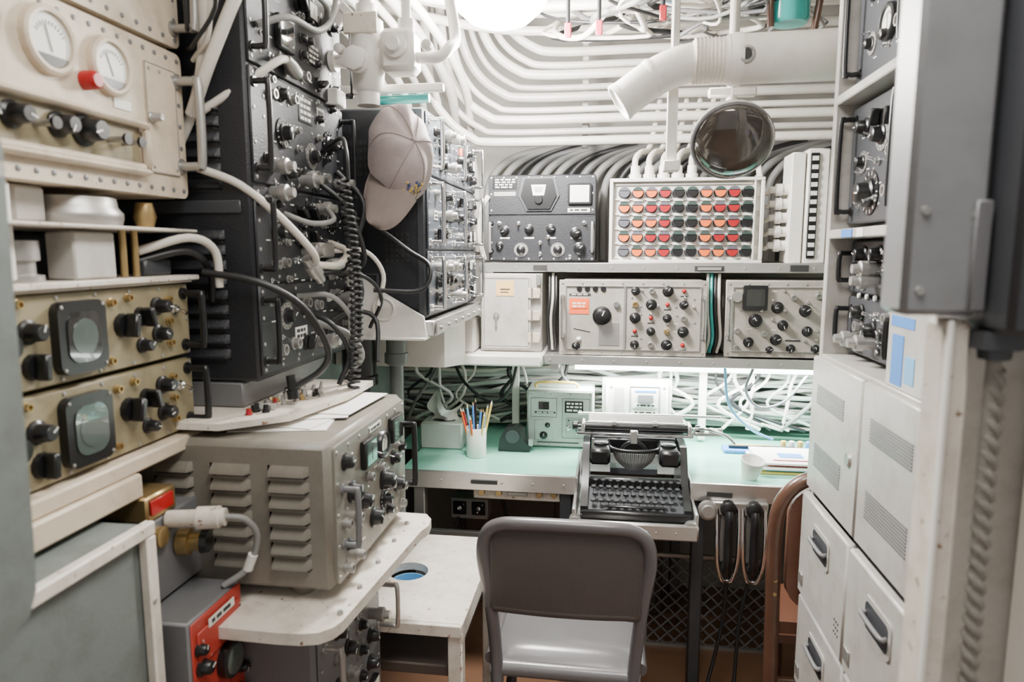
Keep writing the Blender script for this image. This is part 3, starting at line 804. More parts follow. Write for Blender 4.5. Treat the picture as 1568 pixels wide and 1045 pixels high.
M = fr((0,1,0),(0,0,1),(1,0,0),(0,0,0))
b.prism([(.40,1.17),(.50,1.125),(.565,1.105),(.60,1.115),(.612,1.14),(.615,1.20),(.622,1.60),(.615,1.645),(.40,1.655)], -.80, -.60, GREYG, M)
b.cyl((-.602,.605,1.58),(-.59,.605,1.58),.008,STEEL)
b.box(-.78,-.62,.42,.60,1.652,1.660,ALU)
b.box(-1.25,-.78,.44,.52,1.3,1.38,GREYG,.004)
b.done()

b = MB('cable_connector_cluster')
b.box(-.90,-.765,1.00,1.16,.89,1.04,MGREY,.004)
b.box(-.85,-.765,1.01,1.09,1.04,1.085,BRASS,.004); b.box(-.764,-.760,1.015,1.075,1.052,1.078,REDK,.001)
b.lathe((-.765,1.03,1.01),(1,.1,0),[(0,.018),(.012,.018),(.014,.014)],BRASS,18)
b.lathe((-.765,1.06,1.03),(1,.25,0),[(0,.015),(.05,.015),(.052,.020),(.09,.020),(.092,.016),(.10,.016)],OFFW,18)
b.lathe((-.765,1.09,.975),(1,.2,0),[(0,.024),(.02,.024),(.022,.017),(.035,.017),(.037,.020),(.045,.020)],BRASS,20)
b.lathe((-.725,1.098,.975),(1,.2,0),[(0,.022),(.012,.020)],BLK,16)
b.tube([(-.67,1.085,1.03),(-.64,1.10,1.02),(-.63,1.12,.98),(-.65,1.12,.92),(-.69,1.10,.89)], .006, CABY)
b.cyl((-.64,1.12,.945),(-.652,1.12,.915),.009,FACE)
b.done()
b = MB('red_power_supply', FL(-.68))
b.box(.975, 1.135, .40, .885, -.26, 0, MGREY, .004)
b.box(.978, 1.132, .66, .882, 0, .004, RED, .002); b.box(.978,1.132,.42,.655,0,.004,RED,.002)
b.box(.99,1.12,.80,.86,.004,.008,RED,.002)
knob(b,1.0,.795,.013,.02,z=.004)
b.lathe((1.075,.765,.004),(0,0,1),[(0,.034),(.015,.034),(.018,.03)],BLK,22); b.lathe((1.075,.765,.022),(0,0,1),[(0,.027),(.002,.024)],SCOPE,20)
for x,y in ((.995,.83),(1.02,.72),(1.12,.72),(1.12,.83),(1.0,.69),(1.11,.68)): knob(b,x,y,.010,.016,z=.004)
label(b,1.02,1.10,.855,.87,FACE,TXT,1,.008)
field(b,.985,1.13,.44,.64,3,4,4,z=.004)
b.done()
b = MB('red_supply_stand'); b.box(-.94,-.66,.97,1.125,.0,.399,GREYG,.006); b.box(-.93,-.67,.965,.97,.05,.36,MGREY,.003); b.done()

# ---- black rack
b = MB('black_transceiver_rack', FL(-.70))
b.box(1.285, 1.765, 1.235, 2.10, -.44, 0, BLACK, .006)
bands = [(1.245,1.43),(1.435,1.63),(1.635,1.86),(1.865,2.09)]
for y0, y1 in bands:
    b.box(1.29, 1.76, y0, y1, 0, .006, BLACK, .003)
    edges(b, 1.29, 1.76, y0, y1, 7, 4, .004, STEEL, .012, .006)
    handle(b, 1.745, y0+.03, 1.745, y1-.03, .035, .006, BLK, .006); handle(b, 1.305, y0+.03, 1.305, y1-.03, .03, .006, BLK, .006)
label(b,1.50,1.57,1.79,1.85,BLK,FACE,4,.006); label(b,1.56,1.63,1.93,1.98,BLK,FACE,4,.006); label(b,1.60,1.64,1.80,1.84,FACE,TXT,2,.006)
sqmeter(b,1.40,1.47,1.92,1.99,.006,DGLASS); label(b,1.44,1.50,1.30,1.33,FACE,TXT,2,.006)
dial(b,1.42,1.75,.032,.006,BLK); dial(b,1.56,1.72,.03,.006,STEEL); dial(b,1.66,1.76,.034,.006,BLK); dial(b,1.66,1.57,.03,.006,BLK); dial(b,1.40,1.36,.03,.006,STEEL)
dial(b,1.38,1.54,.028,.006,BLK)
field(b,1.33,1.73,1.25,1.33,6,1,11,1.2,'kjgjp',z=.006); field(b,1.46,1.73,1.34,1.42,4,1,12,1.1,'kgjl',z=.006)
field(b,1.44,1.62,1.45,1.62,3,3,13,1.15,'kkpjgt',z=.006)
field(b,1.34,1.73,1.645,1.70,6,1,14,1.1,'kgjk',z=.006); field(b,1.34,1.50,1.80,1.85,3,1,15,1.,'ktj',z=.006)
field(b,1.34,1.73,1.87,1.92,5,1,16,1.1,'kpjt',z=.006); field(b,1.48,1.73,2.0,2.08,4,1,17,1.2,'kpm',z=.006)
field(b,1.34,1.42,1.44,1.50,2,1,18,1.,'kj',z=.006)
field(b,1.32,1.74,1.25,2.08,11,20,19,.7,'...tj-s-sk',z=.006)
for (x,y) in ((1.36,1.62),(1.50,1.66),(1.58,1.60),(1.50,1.50)): plug(b,x,y,.014,.05,STEEL,.006)
b.box(1.52,1.60,1.485,1.52,.006,.04,STEEL,.004)
b.M = FB(1.285)
louvers(b, -.93, -.76, 1.28, 1.55, 9, BLACK, 0, .010)
louvers(b, -.93, -.76, 1.62, 1.80, 6, BLACK, 0, .010)
b.box(-1.12,-.72,1.575,1.60,0,.006,DKGREY,.002)
b.done()
b = MB('rack_wiring_loom')
for pts, rad, m in (
    ([(-.79,1.255,1.66),(-.72,1.28,1.63),(-.66,1.32,1.57),(-.62,1.38,1.50),(-.63,1.42,1.47)], .008, CABW),
    ([(-.78,1.235,1.46),(-.68,1.26,1.44),(-.61,1.30,1.39),(-.58,1.35,1.30),(-.60,1.36,1.25),(-.66,1.34,1.21)], .007, CABK),
    ([(-.63,1.42,1.47),(-.61,1.50,1.47),(-.63,1.60,1.50),(-.68,1.62,1.52)], .008, OFFW),
    ([(-.69,1.70,1.70),(-.62,1.70,1.62),(-.64,1.68,1.50),(-.62,1.66,1.38),(-.68,1.62,1.33)], .007, CABK),
    ([(-.69,1.60,1.66),(-.63,1.62,1.60),(-.60,1.64,1.48),(-.66,1.66,1.44)], .006, CABK),
    ([(-.69,1.72,1.60),(-.60,1.74,1.56),(-.52,1.76,1.50),(-.46,1.74,1.46),(-.48,1.72,1.40),(-.60,1.70,1.40)], .006, CABK),
    ([(-.69,1.66,1.50),(-.62,1.70,1.50),(-.58,1.72,1.44),(-.59,1.70,1.36)], .006, CABW),
    ([(-.69,1.55,1.33),(-.62,1.57,1.30),(-.60,1.60,1.24),(-.66,1.62,1.19)], .008, CABY),
    ([(-.69,1.50,1.36),(-.63,1.50,1.33),(-.60,1.52,1.26),(-.62,1.5,1.19)], .006, CABK),
    ([(-.69,1.45,1.40),(-.62,1.47,1.40),(-.59,1.52,1.34),(-.61,1.56,1.27)], .006, CABY),
    ([(-.69,1.40,1.58),(-.64,1.43,1.56),(-.62,1.50,1.57),(-.66,1.56,1.60)], .006, CABY),
    ([(-.69,1.55,1.45),(-.60,1.62,1.44),(-.58,1.70,1.38),(-.62,1.72,1.30)], .005, CABK),
    ([(-.69,1.68,1.35),(-.60,1.70,1.33),(-.58,1.66,1.22)], .006, CABK)):
    b.tube(pts, rad, m)
b.lathe((-.64,1.395,1.485),(.1,.5,-.5),[(0,.012),(.02,.012),(.022,.016),(.05,.016),(.052,.012),(.07,.011)],STEEL,14)
b.lathe((-.63,1.49,1.47),(.1,1,.0),[(0,.011),(.02,.014),(.045,.014),(.06,.011)],STEEL,14)
b.lathe((-.66,1.34,1.24),(.1,0,-1),[(0,.010),(.03,.010),(.032,.013),(.05,.013)],BLK,14)
b.done()
b = MB('coiled_telephone_cord')
n = 34*8
pts = []
for i in range(n+1):
    t = i/n; a = t*34*2*math.pi
    cx = -.595+.02*math.sin(t*3); cz = 1.66-.48*t; cy = 1.5+.02*t
    pts.append((cx+.013*math.cos(a), cy+.013*math.sin(a), cz))
b.tube(pts, .0036, CABK, 6, 1)
b.tube([(-.69,1.62,1.74),(-.62,1.56,1.76),(-.585,1.50,1.72),(-.582,1.5,1.66)], .005, CABK); b.tube([(-.585,1.53,1.18),(-.6,1.53,1.16),(-.66,1.55,1.172)], .005, CABK)
b.done()

# ---- far cabinet
b = MB('blue_grey_transmitter_cabinet', FL(-.488))
FE = 2.475
b.box(1.80, FE, 1.318, 1.875, -.27, 0, BLACK, .005)
for k,(y0,y1) in enumerate(((1.325,1.50),(1.505,1.70),(1.705,1.87))):
    b.box(1.81, FE-.005, y0, y1, 0, .006, BLUEGR, .003)
    edges(b,1.81,FE-.005,y0,y1,8,4,.004,STEEL,.012,.006)
    for xa in (1.84,2.13,FE-.035): handle(b, xa, y0+.02, xa, y1-.02, .035, .006, CHROME, .006)
    field(b,1.87,2.10,y0+.02,y1-.02,4,3,30+k,1.1,'kjtpgwk',z=.006)
    field(b,2.16,2.42,y0+.02,y1-.02,4,3,40+k,1.1,'kjtpdkm',z=.006)
    field(b,1.87,2.42,y0+.02,y1-.02,12,5,45+k,.7,'...-s-t',z=.006)
b.box(2.22,2.28,1.79,1.83,.006,.012,ORTAG,.001)
b.M = FB(1.80)
for i in range(5):
    for j in range(6): b.box(-.60+i*.015, -.593+i*.015, 1.47+j*.014, 1.479+j*.014, 0, .002, TXT)
    for j in range(5): b.box(-.70+i*.012,-.693+i*.012,1.70+j*.02,1.712+j*.02,0,.002,TXT)
b.box(-.755,-.51,1.64,1.65,0,.003,DKGREY); b.box(-.508,-.49,1.32,1.87,0,.004,DKGREY,.001)
frame(b,-.68,-.62,1.36,1.44,.006,0,.004,DKGREY,.001)
b.box(-.74,-.70,1.50,1.60,0,.004,DKGREY,.001)
b.done()
b = MB('aluminium_cabinet_tray')
b.box(-.76, -.465, 1.80, 2.50, 1.268, 1.312, ALU, .004)
b.box(-.462,-.458,1.80,2.50,1.275,1.305,STEEL)
for i in range(7): b.lathe((-.465,1.84+i*.095,1.29),(1,0,0),[(0,.006),(.012,.005)],STEEL,10)
b.done()
b = MB('white_gusset_bracket', FB(1.787))
b.prism([(-.78,1.47),(-.68,1.46),(-.62,1.40),(-.49,1.325),(-.482,1.27),(-.78,1.27)], -.0, .012, WHITE)
b.box(-.78,-.482,1.262,1.27,-.03,.03,WHITE,.002)
b.tube([(-.60+.03*math.cos(a),1.345+.03*math.sin(a),.013) for a in [k*6.283/16 for k in range(17)]], .004, WHITE, 8, 1)
b.done()

# ---- baseball cap
b = MB('baseball_cap')
hook = V((-.545,1.76,1.865))
ax = V((.60,-.66,.26)).normalized(); cc = V((-.538,1.735,1.738))
up = V((.04,-.1,1)); up = (up-ax*up.dot(ax)).normalized(); sd = ax.cross(up)
def crown(u, v):
    a = u*2*math.pi; ph = v*math.pi/2
    rad = math.cos(ph)**.72
    ww = .080*(1+.05*math.sin(3*a+1))*rad; hh = .120*(1+.06*math.sin(2*a+.7)+.03*math.cos(5*a))*rad
    d = .100*math.sin(ph)+.010*math.sin(4*a+2*v)*math.cos(ph)+.008*math.sin(7*a+5*v)*math.cos(ph)
    return cc+sd*(math.cos(a)*ww)+up*(math.sin(a)*hh+.015*math.sin(ph*2)) + ax*d
b.grid(crown, 42, 16, CAPC)
b.lathe(cc+ax*.101+up*.006, ax, [(0,.008),(.004,.006)], CAPC, 10)
for k in range(6):
    b.tube([crown(k/6+.02, v/12)+ax*.001 for v in range(13)], .0012, CAPB, 6, 1)
def brim(o):
    def f(u, v):
        w = .084*math.sqrt(max(0, 1-(v*.97)**3.2))
        e = 2*u-1
        base = cc+sd*.030-up*.075
        dn = V((-.56,-.10,-.80)).normalized(); sdd = V((.50,-.25,-.75)).normalized()
        return base+dn*(v*.135-.035+.012*(1-e*e))+sdd*(e*w)+V((.25,-.8,.1))*(.020*(1-e*e)+o)
    return f
b.grid(brim(0), 14, 12, CAPB); b.grid(brim(.004), 14, 12, CAPB)
P = [brim(.002)(0, j/12) for j in range(13)]+[brim(.002)(1, 1-j/12) for j in range(13)]
b.tube(P, .0028, CAPB, 6, 1)
for k in range(34):
    q = crown(.735+.11*(R.random()-.5), .14+.22*R.random())
    b.lathe(q, ax-up*.3, [(0,.0045),(.0022,.003)], GOLD if k % 3 else NAVY, 7)
b.tube([hook+V((0,.04,.01)), hook+V((0,.01,.02)), hook, hook+V((.01,-.02,-.015))], .003, STEEL)
b.done()

# ---- shelf over louvre cabinet
b = MB('white_instrument_shelf')
b.prism([(-1.15,1.16),(-.72,1.16),(-.62,1.25),(-.58,1.45),(-.58,1.62),(-1.15,1.62)], 1.165, 1.178, OFFW)
b.box(-1.13,-.74,1.29,1.70,1.178,1.232,MGREY,.004)
b.done()
b = MB('loose_connector_parts')
r = random.Random(9)
for i in range(34):
    x = -.72+.10*r.random(); y = 1.22+.30*r.random(); rad = r.uniform(.004,.009); h = r.uniform(.006,.018)
    if x > -.62-(1.45-y)*.3: x = -.70
    b.lathe((x,y,1.178),(r.uniform(-.2,.2),r.uniform(-.2,.2),1),[(0,rad*1.2),(h*.3,rad*1.2),(h*.32,rad),(h,rad*.8)],r.choice([STEEL,CHROME,BRASS,STEEL,STEEL,BLK,CRED]),10)
b.done()
b = MB('grey_louvred_receiver')
X0, X1, Y0, Y1, Z0, Z1 = -.98, -.50, 1.15, 1.605, .862, 1.15
b.box(X0, X1, Y0, Y1, Z0, Z1, GREYB, .012)
for x in (-.9,-.58):
    for y in (1.2,1.55): b.lathe((x,y,.8405),(0,0,1),[(0,.022),(.022,.03)],GREYB,16)
b.M = FB(Y0)
for xa, xb in ((-.62,-.54),(-.735,-.655),(-.85,-.77)): louvers(b, xa, xb, .905, 1.115, 7, GREYB, 0, .014)
b.M = FL(X1)
b.prism(rr(Y0+.012,Y1-.012,Z0+.01,Z1-.01,.01), 0, .006, GREYB)
edges(b,Y0+.01,Y1-.01,Z0+.01,Z1-.01,8,5,.004,STEEL,.012,.006)
sqmeter(b,1.29,1.36,1.055,1.115,.006,DGLASS,BLK); gauge(b,1.42,1.075,.028,.006); sqmeter(b,1.47,1.545,1.06,1.12,.006,DGLASS)
for x,y,q in ((1.21,1.10,.014),(1.24,1.03,.018),(1.30,.99,.016),(1.36,.93,.018),(1.43,.99,.020),(1.50,1.02,.014),(1.52,.95,.016),(1.22,.93,.011),(1.46,.91,.011),(1.56,1.03,.011)): knob(b,x,y,q,q*1.3,BLK,.006)
for x,y in ((1.20,.98),(1.26,.97),(1.33,1.03),(1.40,1.03),(1.47,.965),(1.56,.93),(1.55,.89),(1.2,.89),(1.26,.89)): jack(b,x,y,.009,.016,STEEL,.006)
dial(b,1.43,.945,.026,.006,BLK)
field(b,1.19,1.57,.89,1.12,9,7,90,.7,'...t.s-',z=.006)
handle(b,1.195,.94,1.195,1.05,.030,.006,MGREY,.006); handle(b,1.58,.93,1.58,1.08,.030,.007,BLK,.006)
label(b,1.35,1.42,1.118,1.13,FACE,TXT,1,.006)
b.done()
b = MB('paper_sheets')
for i,(x,y,a,w,h) in enumerate(((-.66,1.34,.2,.19,.24),(-.65,1.38,-.15,.19,.26),(-.65,1.42,.30,.17,.24),(-.61,1.46,-.05,.16,.22))):
    M = Matrix.Translation((x,y,1.1505+i*.0022)) @ Matrix.Rotation(a,4,'Z')
    b.box(-w/2,w/2,-h/2,h/2,0,.0014,PAPER,0,M)
b.done()
b = MB('white_shelf_board')
b.prism([(-1.15,1.06),(-.56,1.045),(-.52,1.047),(-.49,1.055),(-.470,1.075),(-.462,1.10),(-.43,1.50),(-.42,1.54),(-.425,1.58),(-.445,1.61),(-1.15,1.64)], .818, .84, OFFW)
for y in (1.12,1.22,1.33,1.44,1.54): b.lathe((-.475,y,.84),(0,0,1),[(0,.006),(.006,.005)],STEEL,10)
b.done()
b = MB('grey_lower_receiver', FL(-.535))
b.box(1.13,1.49,.44,.80,-.45,0,MGREY,.008)
b.box(1.14,1.48,.45,.79,0,.006,MGREY,.003)
field(b,1.19,1.44,.47,.77,4,5,51,1.1,'kkpjgmd',z=.006); handle(b,1.165,.50,1.165,.74,.035,.006,STEEL,.006); handle(b,1.465,.62,1.465,.72,.05,.006,ALU,.006)
edges(b,1.14,1.48,.45,.79,6,5,.004,STEEL,.012,.006)
b.box(1.14,1.48,.15,.44,-.44,-.02,DKGREY,.006)
b.box(1.14,1.48,.0,.15,-.40,-.06,DKGREY,.004)
b.done()
# ---- white table with hole
b = MB('small_white_table')
hx, hy, hr = -.545, 1.775, .055
X0, X1, Y0, Y1 = -.78, -.335, 1.64, 2.03
n = 32
outer = []
for k in range(n):
    a = 2*math.pi*(k+.5)/n; dx_, dy_ = math.cos(a), math.sin(a)
    t = min(((X1-hx)/dx_ if dx_ > 1e-6 else 9), ((X0-hx)/dx_ if dx_ < -1e-6 else 9), ((Y1-hy)/dy_ if dy_ > 1e-6 else 9), ((Y0-hy)/dy_ if dy_ < -1e-6 else 9))
    outer.append((hx+dx_*t, hy+dy_*t))
for cx, cy in ((X0,Y0),(X0,Y1),(X1,Y0),(X1,Y1)):
    k = min(range(n), key=lambda q: (outer[q][0]-cx)**2+(outer[q][1]-cy)**2); outer[k] = (cx, cy)
inner = [(hx+hr*math.cos(2*math.pi*(k+.5)/n), hy+hr*math.sin(2*math.pi*(k+.5)/n)) for k in range(n)]
vs = [(x,y,.60) for x,y in outer]+[(x,y,.60) for x,y in inner]+[(x,y,.578) for x,y in inner]+[(x,y,.578) for x,y in outer]
fs = []
for k in range(n):
    j = (k+1) % n
    for q in range(3): fs.append([q*n+k, q*n+j, (q+1)*n+j, (q+1)*n+k])
    fs.append([3*n+k, 3*n+j, j, k])
b.add(vs, fs, OFFW)
b.box(X0,X1,1.52,1.641,.578,.60,OFFW,.0015)
b.box(-.79,-.337,1.51,1.525,.57,.60,OFFW,.002); b.box(X1-.012,X1,1.52,2.03,.55,.58,OFFW,.002)
for x in (-.355,-.75):
    for y in (1.54,2.0): b.box(x-.018,x+.018,y-.018,y+.018,0,.578,OFFW,.003)
b.box(-.77,-.35,1.525,1.54,.20,.24,OFFW,.003)
b.lathe((hx,hy,.50),(0,0,1),[(0,.05),(.07,.052),(.07,.048),(.02,.045)],LBLUE,20)
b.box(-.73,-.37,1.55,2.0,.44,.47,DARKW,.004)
b.tube([(-.70,1.60,.0),(-.66,1.62,.2),(-.56,1.62,.3),(-.46,1.64,.25),(-.42,1.66,.0)], .02, GREYB)
b.done()
b = MB('grey_floor_locker')
b.box(-1.2,-.86,1.70,2.98,0,1.232,GREYG,.008)
b.box(-.86,-.845,1.75,2.30,.08,.70,GREYG,.006)
b.done()
b = MB('black_cylindrical_filter')
b.lathe((-.72,1.90,1.262),(0,0,-1),[(0,.05),(.12,.05),(.125,.055),(.15,.055),(.16,.03),(.65,.028)],BLK,20)
b.lathe((-.62,1.94,1.262),(0,0,-1),[(0,.03),(.06,.03),(.062,.035),(.09,.035),(.1,.02),(.65,.018)],GREYG,20)
b.done()

# ================================================================== RIGHT RACK
b = MB('tall_equipment_rack', FR(.540))
fx, nx_ = -1.83, -1.12
b.box(fx, nx_, 0, 2.46, -.55, -.10, RW, .006)
b.box(fx, fx+.022, 0, 2.46, -.10, .0, RW, .003); b.box(nx_-.022, nx_, 0, 2.46, -.10, 0, RW, .003)
for y in (.0,.88,1.22,1.53,1.85,2.28): b.box(fx+.022, nx_-.022, y, y+.022, -.10, .0, RW, .003)
def dark(y0,y1,seed,o=-.06):
    b.box(fx+.024,nx_-.024,y0,y1,-.10,o,DKGREY,.004)
    for q in (fx+.05,fx+.36): handle(b,q,y0+.03,q,y1-.03,.035,.006,BLK,o)
    field(b,fx+.08,fx+.33,y0+.02,y1-.02,3,3,seed,1.25,'kkjgptd',z=o)
    field(b,fx+.40,nx_-.06,y0+.02,y1-.02,3,3,seed+1,1.25,'kkjmp',z=o)
    field(b,fx+.08,nx_-.06,y0+.02,y1-.02,14,6,seed+2,.7,'...-s-t',z=o)
dark(1.885,2.27,61,-.04); dark(1.565,1.84,63,-.04)
gauge(b,fx+.22,1.98,.035,-.04,BLK); gauge(b,fx+.20,2.14,.04,-.04,BLK); dial(b,fx+.17,1.63,.05,-.04,BLK); dial(b,fx+.22,1.75,.035,-.04,STEEL)
b.box(fx+.12,fx+.19,1.532,1.550,0,.002,BLUE); b.box(fx+.22,fx+.26,1.532,1.550,0,.002,FACE)
dark(1.40,1.525,65,-.055); dark(1.255,1.39,67,-.055)
for i in range(6): b.lathe((fx+.10+i*.05,1.395,-.055),(0,0,1),[(0,.007),(.004,.006)],FACE,10)
# plain stile between the dark recess and the near edge, carrying tape patches
b.box(fx+.425,nx_-.022,1.242,1.53,-.054,.0,RW,.003)
b.box(fx+.45,fx+.50,1.25,1.345,0,.0012,BLUE); b.box(fx+.51,fx+.55,1.26,1.31,0,.0012,LBLUE); b.box(fx+.44,fx+.54,1.36,1.38,0,.0012,BLUE)
def vents(x0,x1,y0,y1,n,z):
    for i in range(n):
        y = y0+(y1-y0)*(i+.5)/n
        b.box(x0,x1,y-.0018,y+.0018,z,z+.0016,MGREY)
mid = (fx+nx_)/2
for xa,xb in ((fx+.006,mid-.004),(mid+.004,nx_-.006)):
    b.box(xa,xb,.89,1.235,0,.014,RW,.004)
    vents(xa+.05,xb-.10,.96,1.02,9,.014); vents(xa+.05,xb-.10,1.12,1.17,8,.014)
    b.lathe((xb-.05,1.05,.014),(0,0,1),[(0,.016),(.006,.014)],STEEL,14)
for k,(y0,y1,o) in enumerate(((.60,.875,.022),(.34,.59,.018),(.05,.33,.018))):
    for xa,xb in ((fx+.006,mid-.004),(mid+.004,nx_-.006)):
        b.box(xa,xb,y0,y1,0,o,RW,.005)
        m_ = (xa+xb)/2
        b.prism(rr(m_-.065,m_+.065,y1-.12,y1-.045,.015),o,o+.003,RW); b.prism(rr(m_-.055,m_+.055,y1-.11,y1-.055,.012),o+.003,o+.0038,DKGREY)
        b.tube([(m_-.05,y1-.08,o+.004),(m_-.045,y1-.08,o+.014),(m_+.045,y1-.08,o+.014),(m_+.05,y1-.08,o+.004)],.005,MGREY)
        for i in range(3):
            for j in range(3): b.lathe((xb-.05+i*.012,y0+.05+j*.014,o),(0,0,1),[(0,.003),(.0008,.003)],TXT,8)
        b.box(xa+.015,xa+.045,y0+.03,y0+.06,o,o+.004,STEEL,.001)
b.done()

# ---- near right foreground
b = MB('grey_electrical_box')
b.box(.296,.372,.742,.802,1.435,2.10,FGREY,.006)
b.box(.316,.350,.738,.742,1.78,1.90,GREY)
for k in range(6): b.box(.320,.320+.010+.016*((k*5)%3)/2,.7365,.738,1.792+k*.017,1.797+k*.017,TXT)
for z in (1.46,1.54): b.lathe((.312,.742,z),(0,-1,0),[(0,.005),(.003,.004)],STEEL,10)
b.lathe((.360,.742,1.535),(0,-1,0),[(0,.005),(.003,.004)],STEEL,10)
b.box(.356,.372,.736,.742,1.44,1.55,MGREY,.002)
b.done()
b = MB('white_door_post')
b.box(.344,.372,.752,.80,0,1.430,OFFW,.006); b.box(.344,.350,.744,.752,0,1.43,WHITE,.002)
b.done()
b = MB('grey_door_jamb')
b.box(.405,.66,.86,.92,0,2.46,GREY,.006)
b.box(.485,.66,.66,.855,0,1.38,WHITE,.01)
b.done()
b = MB('dark_steel_column')
b.box(.376,.50,.70,.85,1.42,2.46,DKGREY,.006)
b.lathe((.394,.755,1.42),(0,0,-1),[(0,.03),(.018,.03),(.02,.016),(.03,.015)],DKGREY,6)
b.done()
b = MB('hanging_rope')
b.tube([(.394,.755,1.39),(.394,.755,1.30),(.396,.755,1.15),(.398,.755,1.0),(.399,.755,.85),(.399,.755,.4),(.399,.755,.01)], .007, ROPE, 10)
for s in range(2):
    b.tube([(.397+.005*math.cos(k*1.0+s*3.14), .755+.005*math.sin(k*1.0+s*3.14), 1.38-k*.0055) for k in range(170)], .0055, ROPE, 8, 1)
b.done()

# ================================================================== CEILING
b = MB('overhead_pipe_run')
r = random.Random(2)
for i in range(9):
    z = 1.920+.041*i; y = 2.70+(.03 if i % 2 else 0); rad = [.017,.013,.017,.012,.017,.012,.018,.014,.017][i]
    xb = -.50+.03*i
    pts = [(1.14,y,z),(.6,y,z),(.1,y,z),(xb+.06,y,z),(xb-.04,y-.01,z+.02),(xb-.13,y-.03,z+.09),(xb-.18,y-.07,z+.2),(xb-.2,y-.12,2.47)]
    b.tube(pts, rad, PIPEG if i in (1,4,5) else PIPEW, 12, 5)
for x in (-.1,.42,.9):
    b.box(x-.012,x+.012,2.76,2.78,1.90,2.3,PIPEG,.002)
    b.box(x-.012,x+.012,2.76,3.0,2.0,2.02,PIPEG,.002)
b.done()
b = MB('overhead_conduit_bundle')
for i in range(7):
    z = 2.28+.02*(i % 3); y = 2.05+.085*i; rad = r.uniform(.012,.022)
    b.tube([(1.14,y,z),(.5,y+r.uniform(-.02,.02),z+r.uniform(-.01,.02)),(.0,y,z),(-.4,y+.02,z+.02),(-.75,y-.1-.02*i,z+.03),(-.95,y-.4,z+.05),(-1.0,y-1.0,z+.06)], rad, [PIPEW,PIPEG,PIPEW][i % 3], 12, 5)
for i in range(6):
    x = -1.0+.06*i; rad = r.uniform(.010,.02)
    b.tube([(x,.3,2.36),(x,1.2,2.34),(x+.05,1.8,2.30),(x+.12,2.3,2.22),(x+.16,2.6,2.10),(x+.14,2.8,1.95),(x+.14,2.9,1.75),(x+.14,2.95,1.5)], rad, PIPEW if i % 2 else PIPEG, 12, 5)
b.done()
b = MB('dark_wall_cables')
for i in range(24):
    x = -.52+.055*i
    b.tube([(x,2.94,1.46),(x,2.94,1.72),(x+.03,2.93,1.82),(x+.12,2.92,1.89),(x+.3,2.92,1.93+.01*(i % 3))], .016, [CABY,CABY,CABK,MGREY][i % 4])
b.done()
b = MB('overhead_loose_wiring')
r = random.Random(14)
for i in range(32):
    x0 = -.05+.65*r.random(); y0 = 2.0+.35*r.random()
    m = r.choice([CABK,CABG,CABW,MGREY,STEEL,CABW,CABY])
    b.tube([(x0,y0,2.30),(x0+r.uniform(-.1,.1),y0-.02,2.20+.05*r.random()),(x0+r.uniform(-.2,.2),y0+.1,2.17+.06*r.random()),(x0+r.uniform(-.3,.3),y0+.2,2.24),(x0+r.uniform(-.35,.35),y0+.4,2.40)], r.uniform(.004,.010), m)
for (x,y,z,m) in ((-.13,2.1,2.14,PINK),(-.04,2.12,2.15,PINK),(.14,2.08,2.17,CRED),(.18,2.1,2.20,BLUE)):
    b.box(x-.010,x+.010,y-.006,y+.006,z-.020,z+.022,m,.003); b.cyl((x,y,z+.02),(x,y,2.30),.006,CABK)
b.done()
b = MB('teal_cylinder')
b.lathe((.49,2.1,2.13),(0,0,1),[(0,.045),(.01,.052),(.2,.052),(.21,.04)],TEAL,24)
b.tube([(.435,2.08,2.12),(.43,2.07,2.2),(.44,2.07,2.32)],.010,WOOD); b.tube([(.55,2.08,2.10),(.56,2.07,2.2),(.55,2.07,2.32)],.010,WOOD)
b.lathe((.49,2.1,2.34),(0,0,1),[(0,.03),(.14,.03)],STEEL,16)
b.done()

b = MB('ventilation_duct')
b.tube([(1.14,1.95,2.01),(.8,1.95,2.01),(.5,1.95,2.005),(.34,1.95,2.003),(.30,1.95,2.002)], .063, WHITE, 24, 4)
b.tube([(.31,1.95,2.002),(.22,1.95,2.0),(.16,1.948,1.985),(.10,1.944,1.955),(.03,1.94,1.905)], .050, WHITE, 24, 5)
b.lathe((.315,1.95,2.002),(-1,0,0),[(-.02,.067),(.0,.067),(.03,.056),(.10,.054),(.105,.050)],WHITE,28)
for k in range(9): b.lathe((.30-k*.010,1.95,2.002),(-1,0,.0),[(0,.057),(.003,.059),(.006,.057)],OFFW,28)
b.lathe((.115,1.945,1.965),(-.87,-.04,-.48),[(0,.051),(.008,.053),(.016,.051)],WHITE,24)
b.lathe((.03,1.94,1.905),(-.8,-.05,-.55),[(0,.052),(.014,.053),(.014,.046),(.006,.044)],WHITE,24)
b.lathe((.34,1.892,2.0),(0,-1,0),[(0,.024),(.006,.022),(.008,.016),(.003,.012)],STEEL,18)
b.lathe((.34,1.890,2.0),(0,-1,0),[(0,.015),(.003,.013)],TXT,12)
b.box(.152,.182,1.99,2.0,1.74,1.97,WHITE,.003); b.box(.145,.19,1.975,2.015,1.72,1.75,WHITE,.003)
b.box(.158,.176,1.94,2.0,1.955,2.46,PIPEG,.002)
b.done()

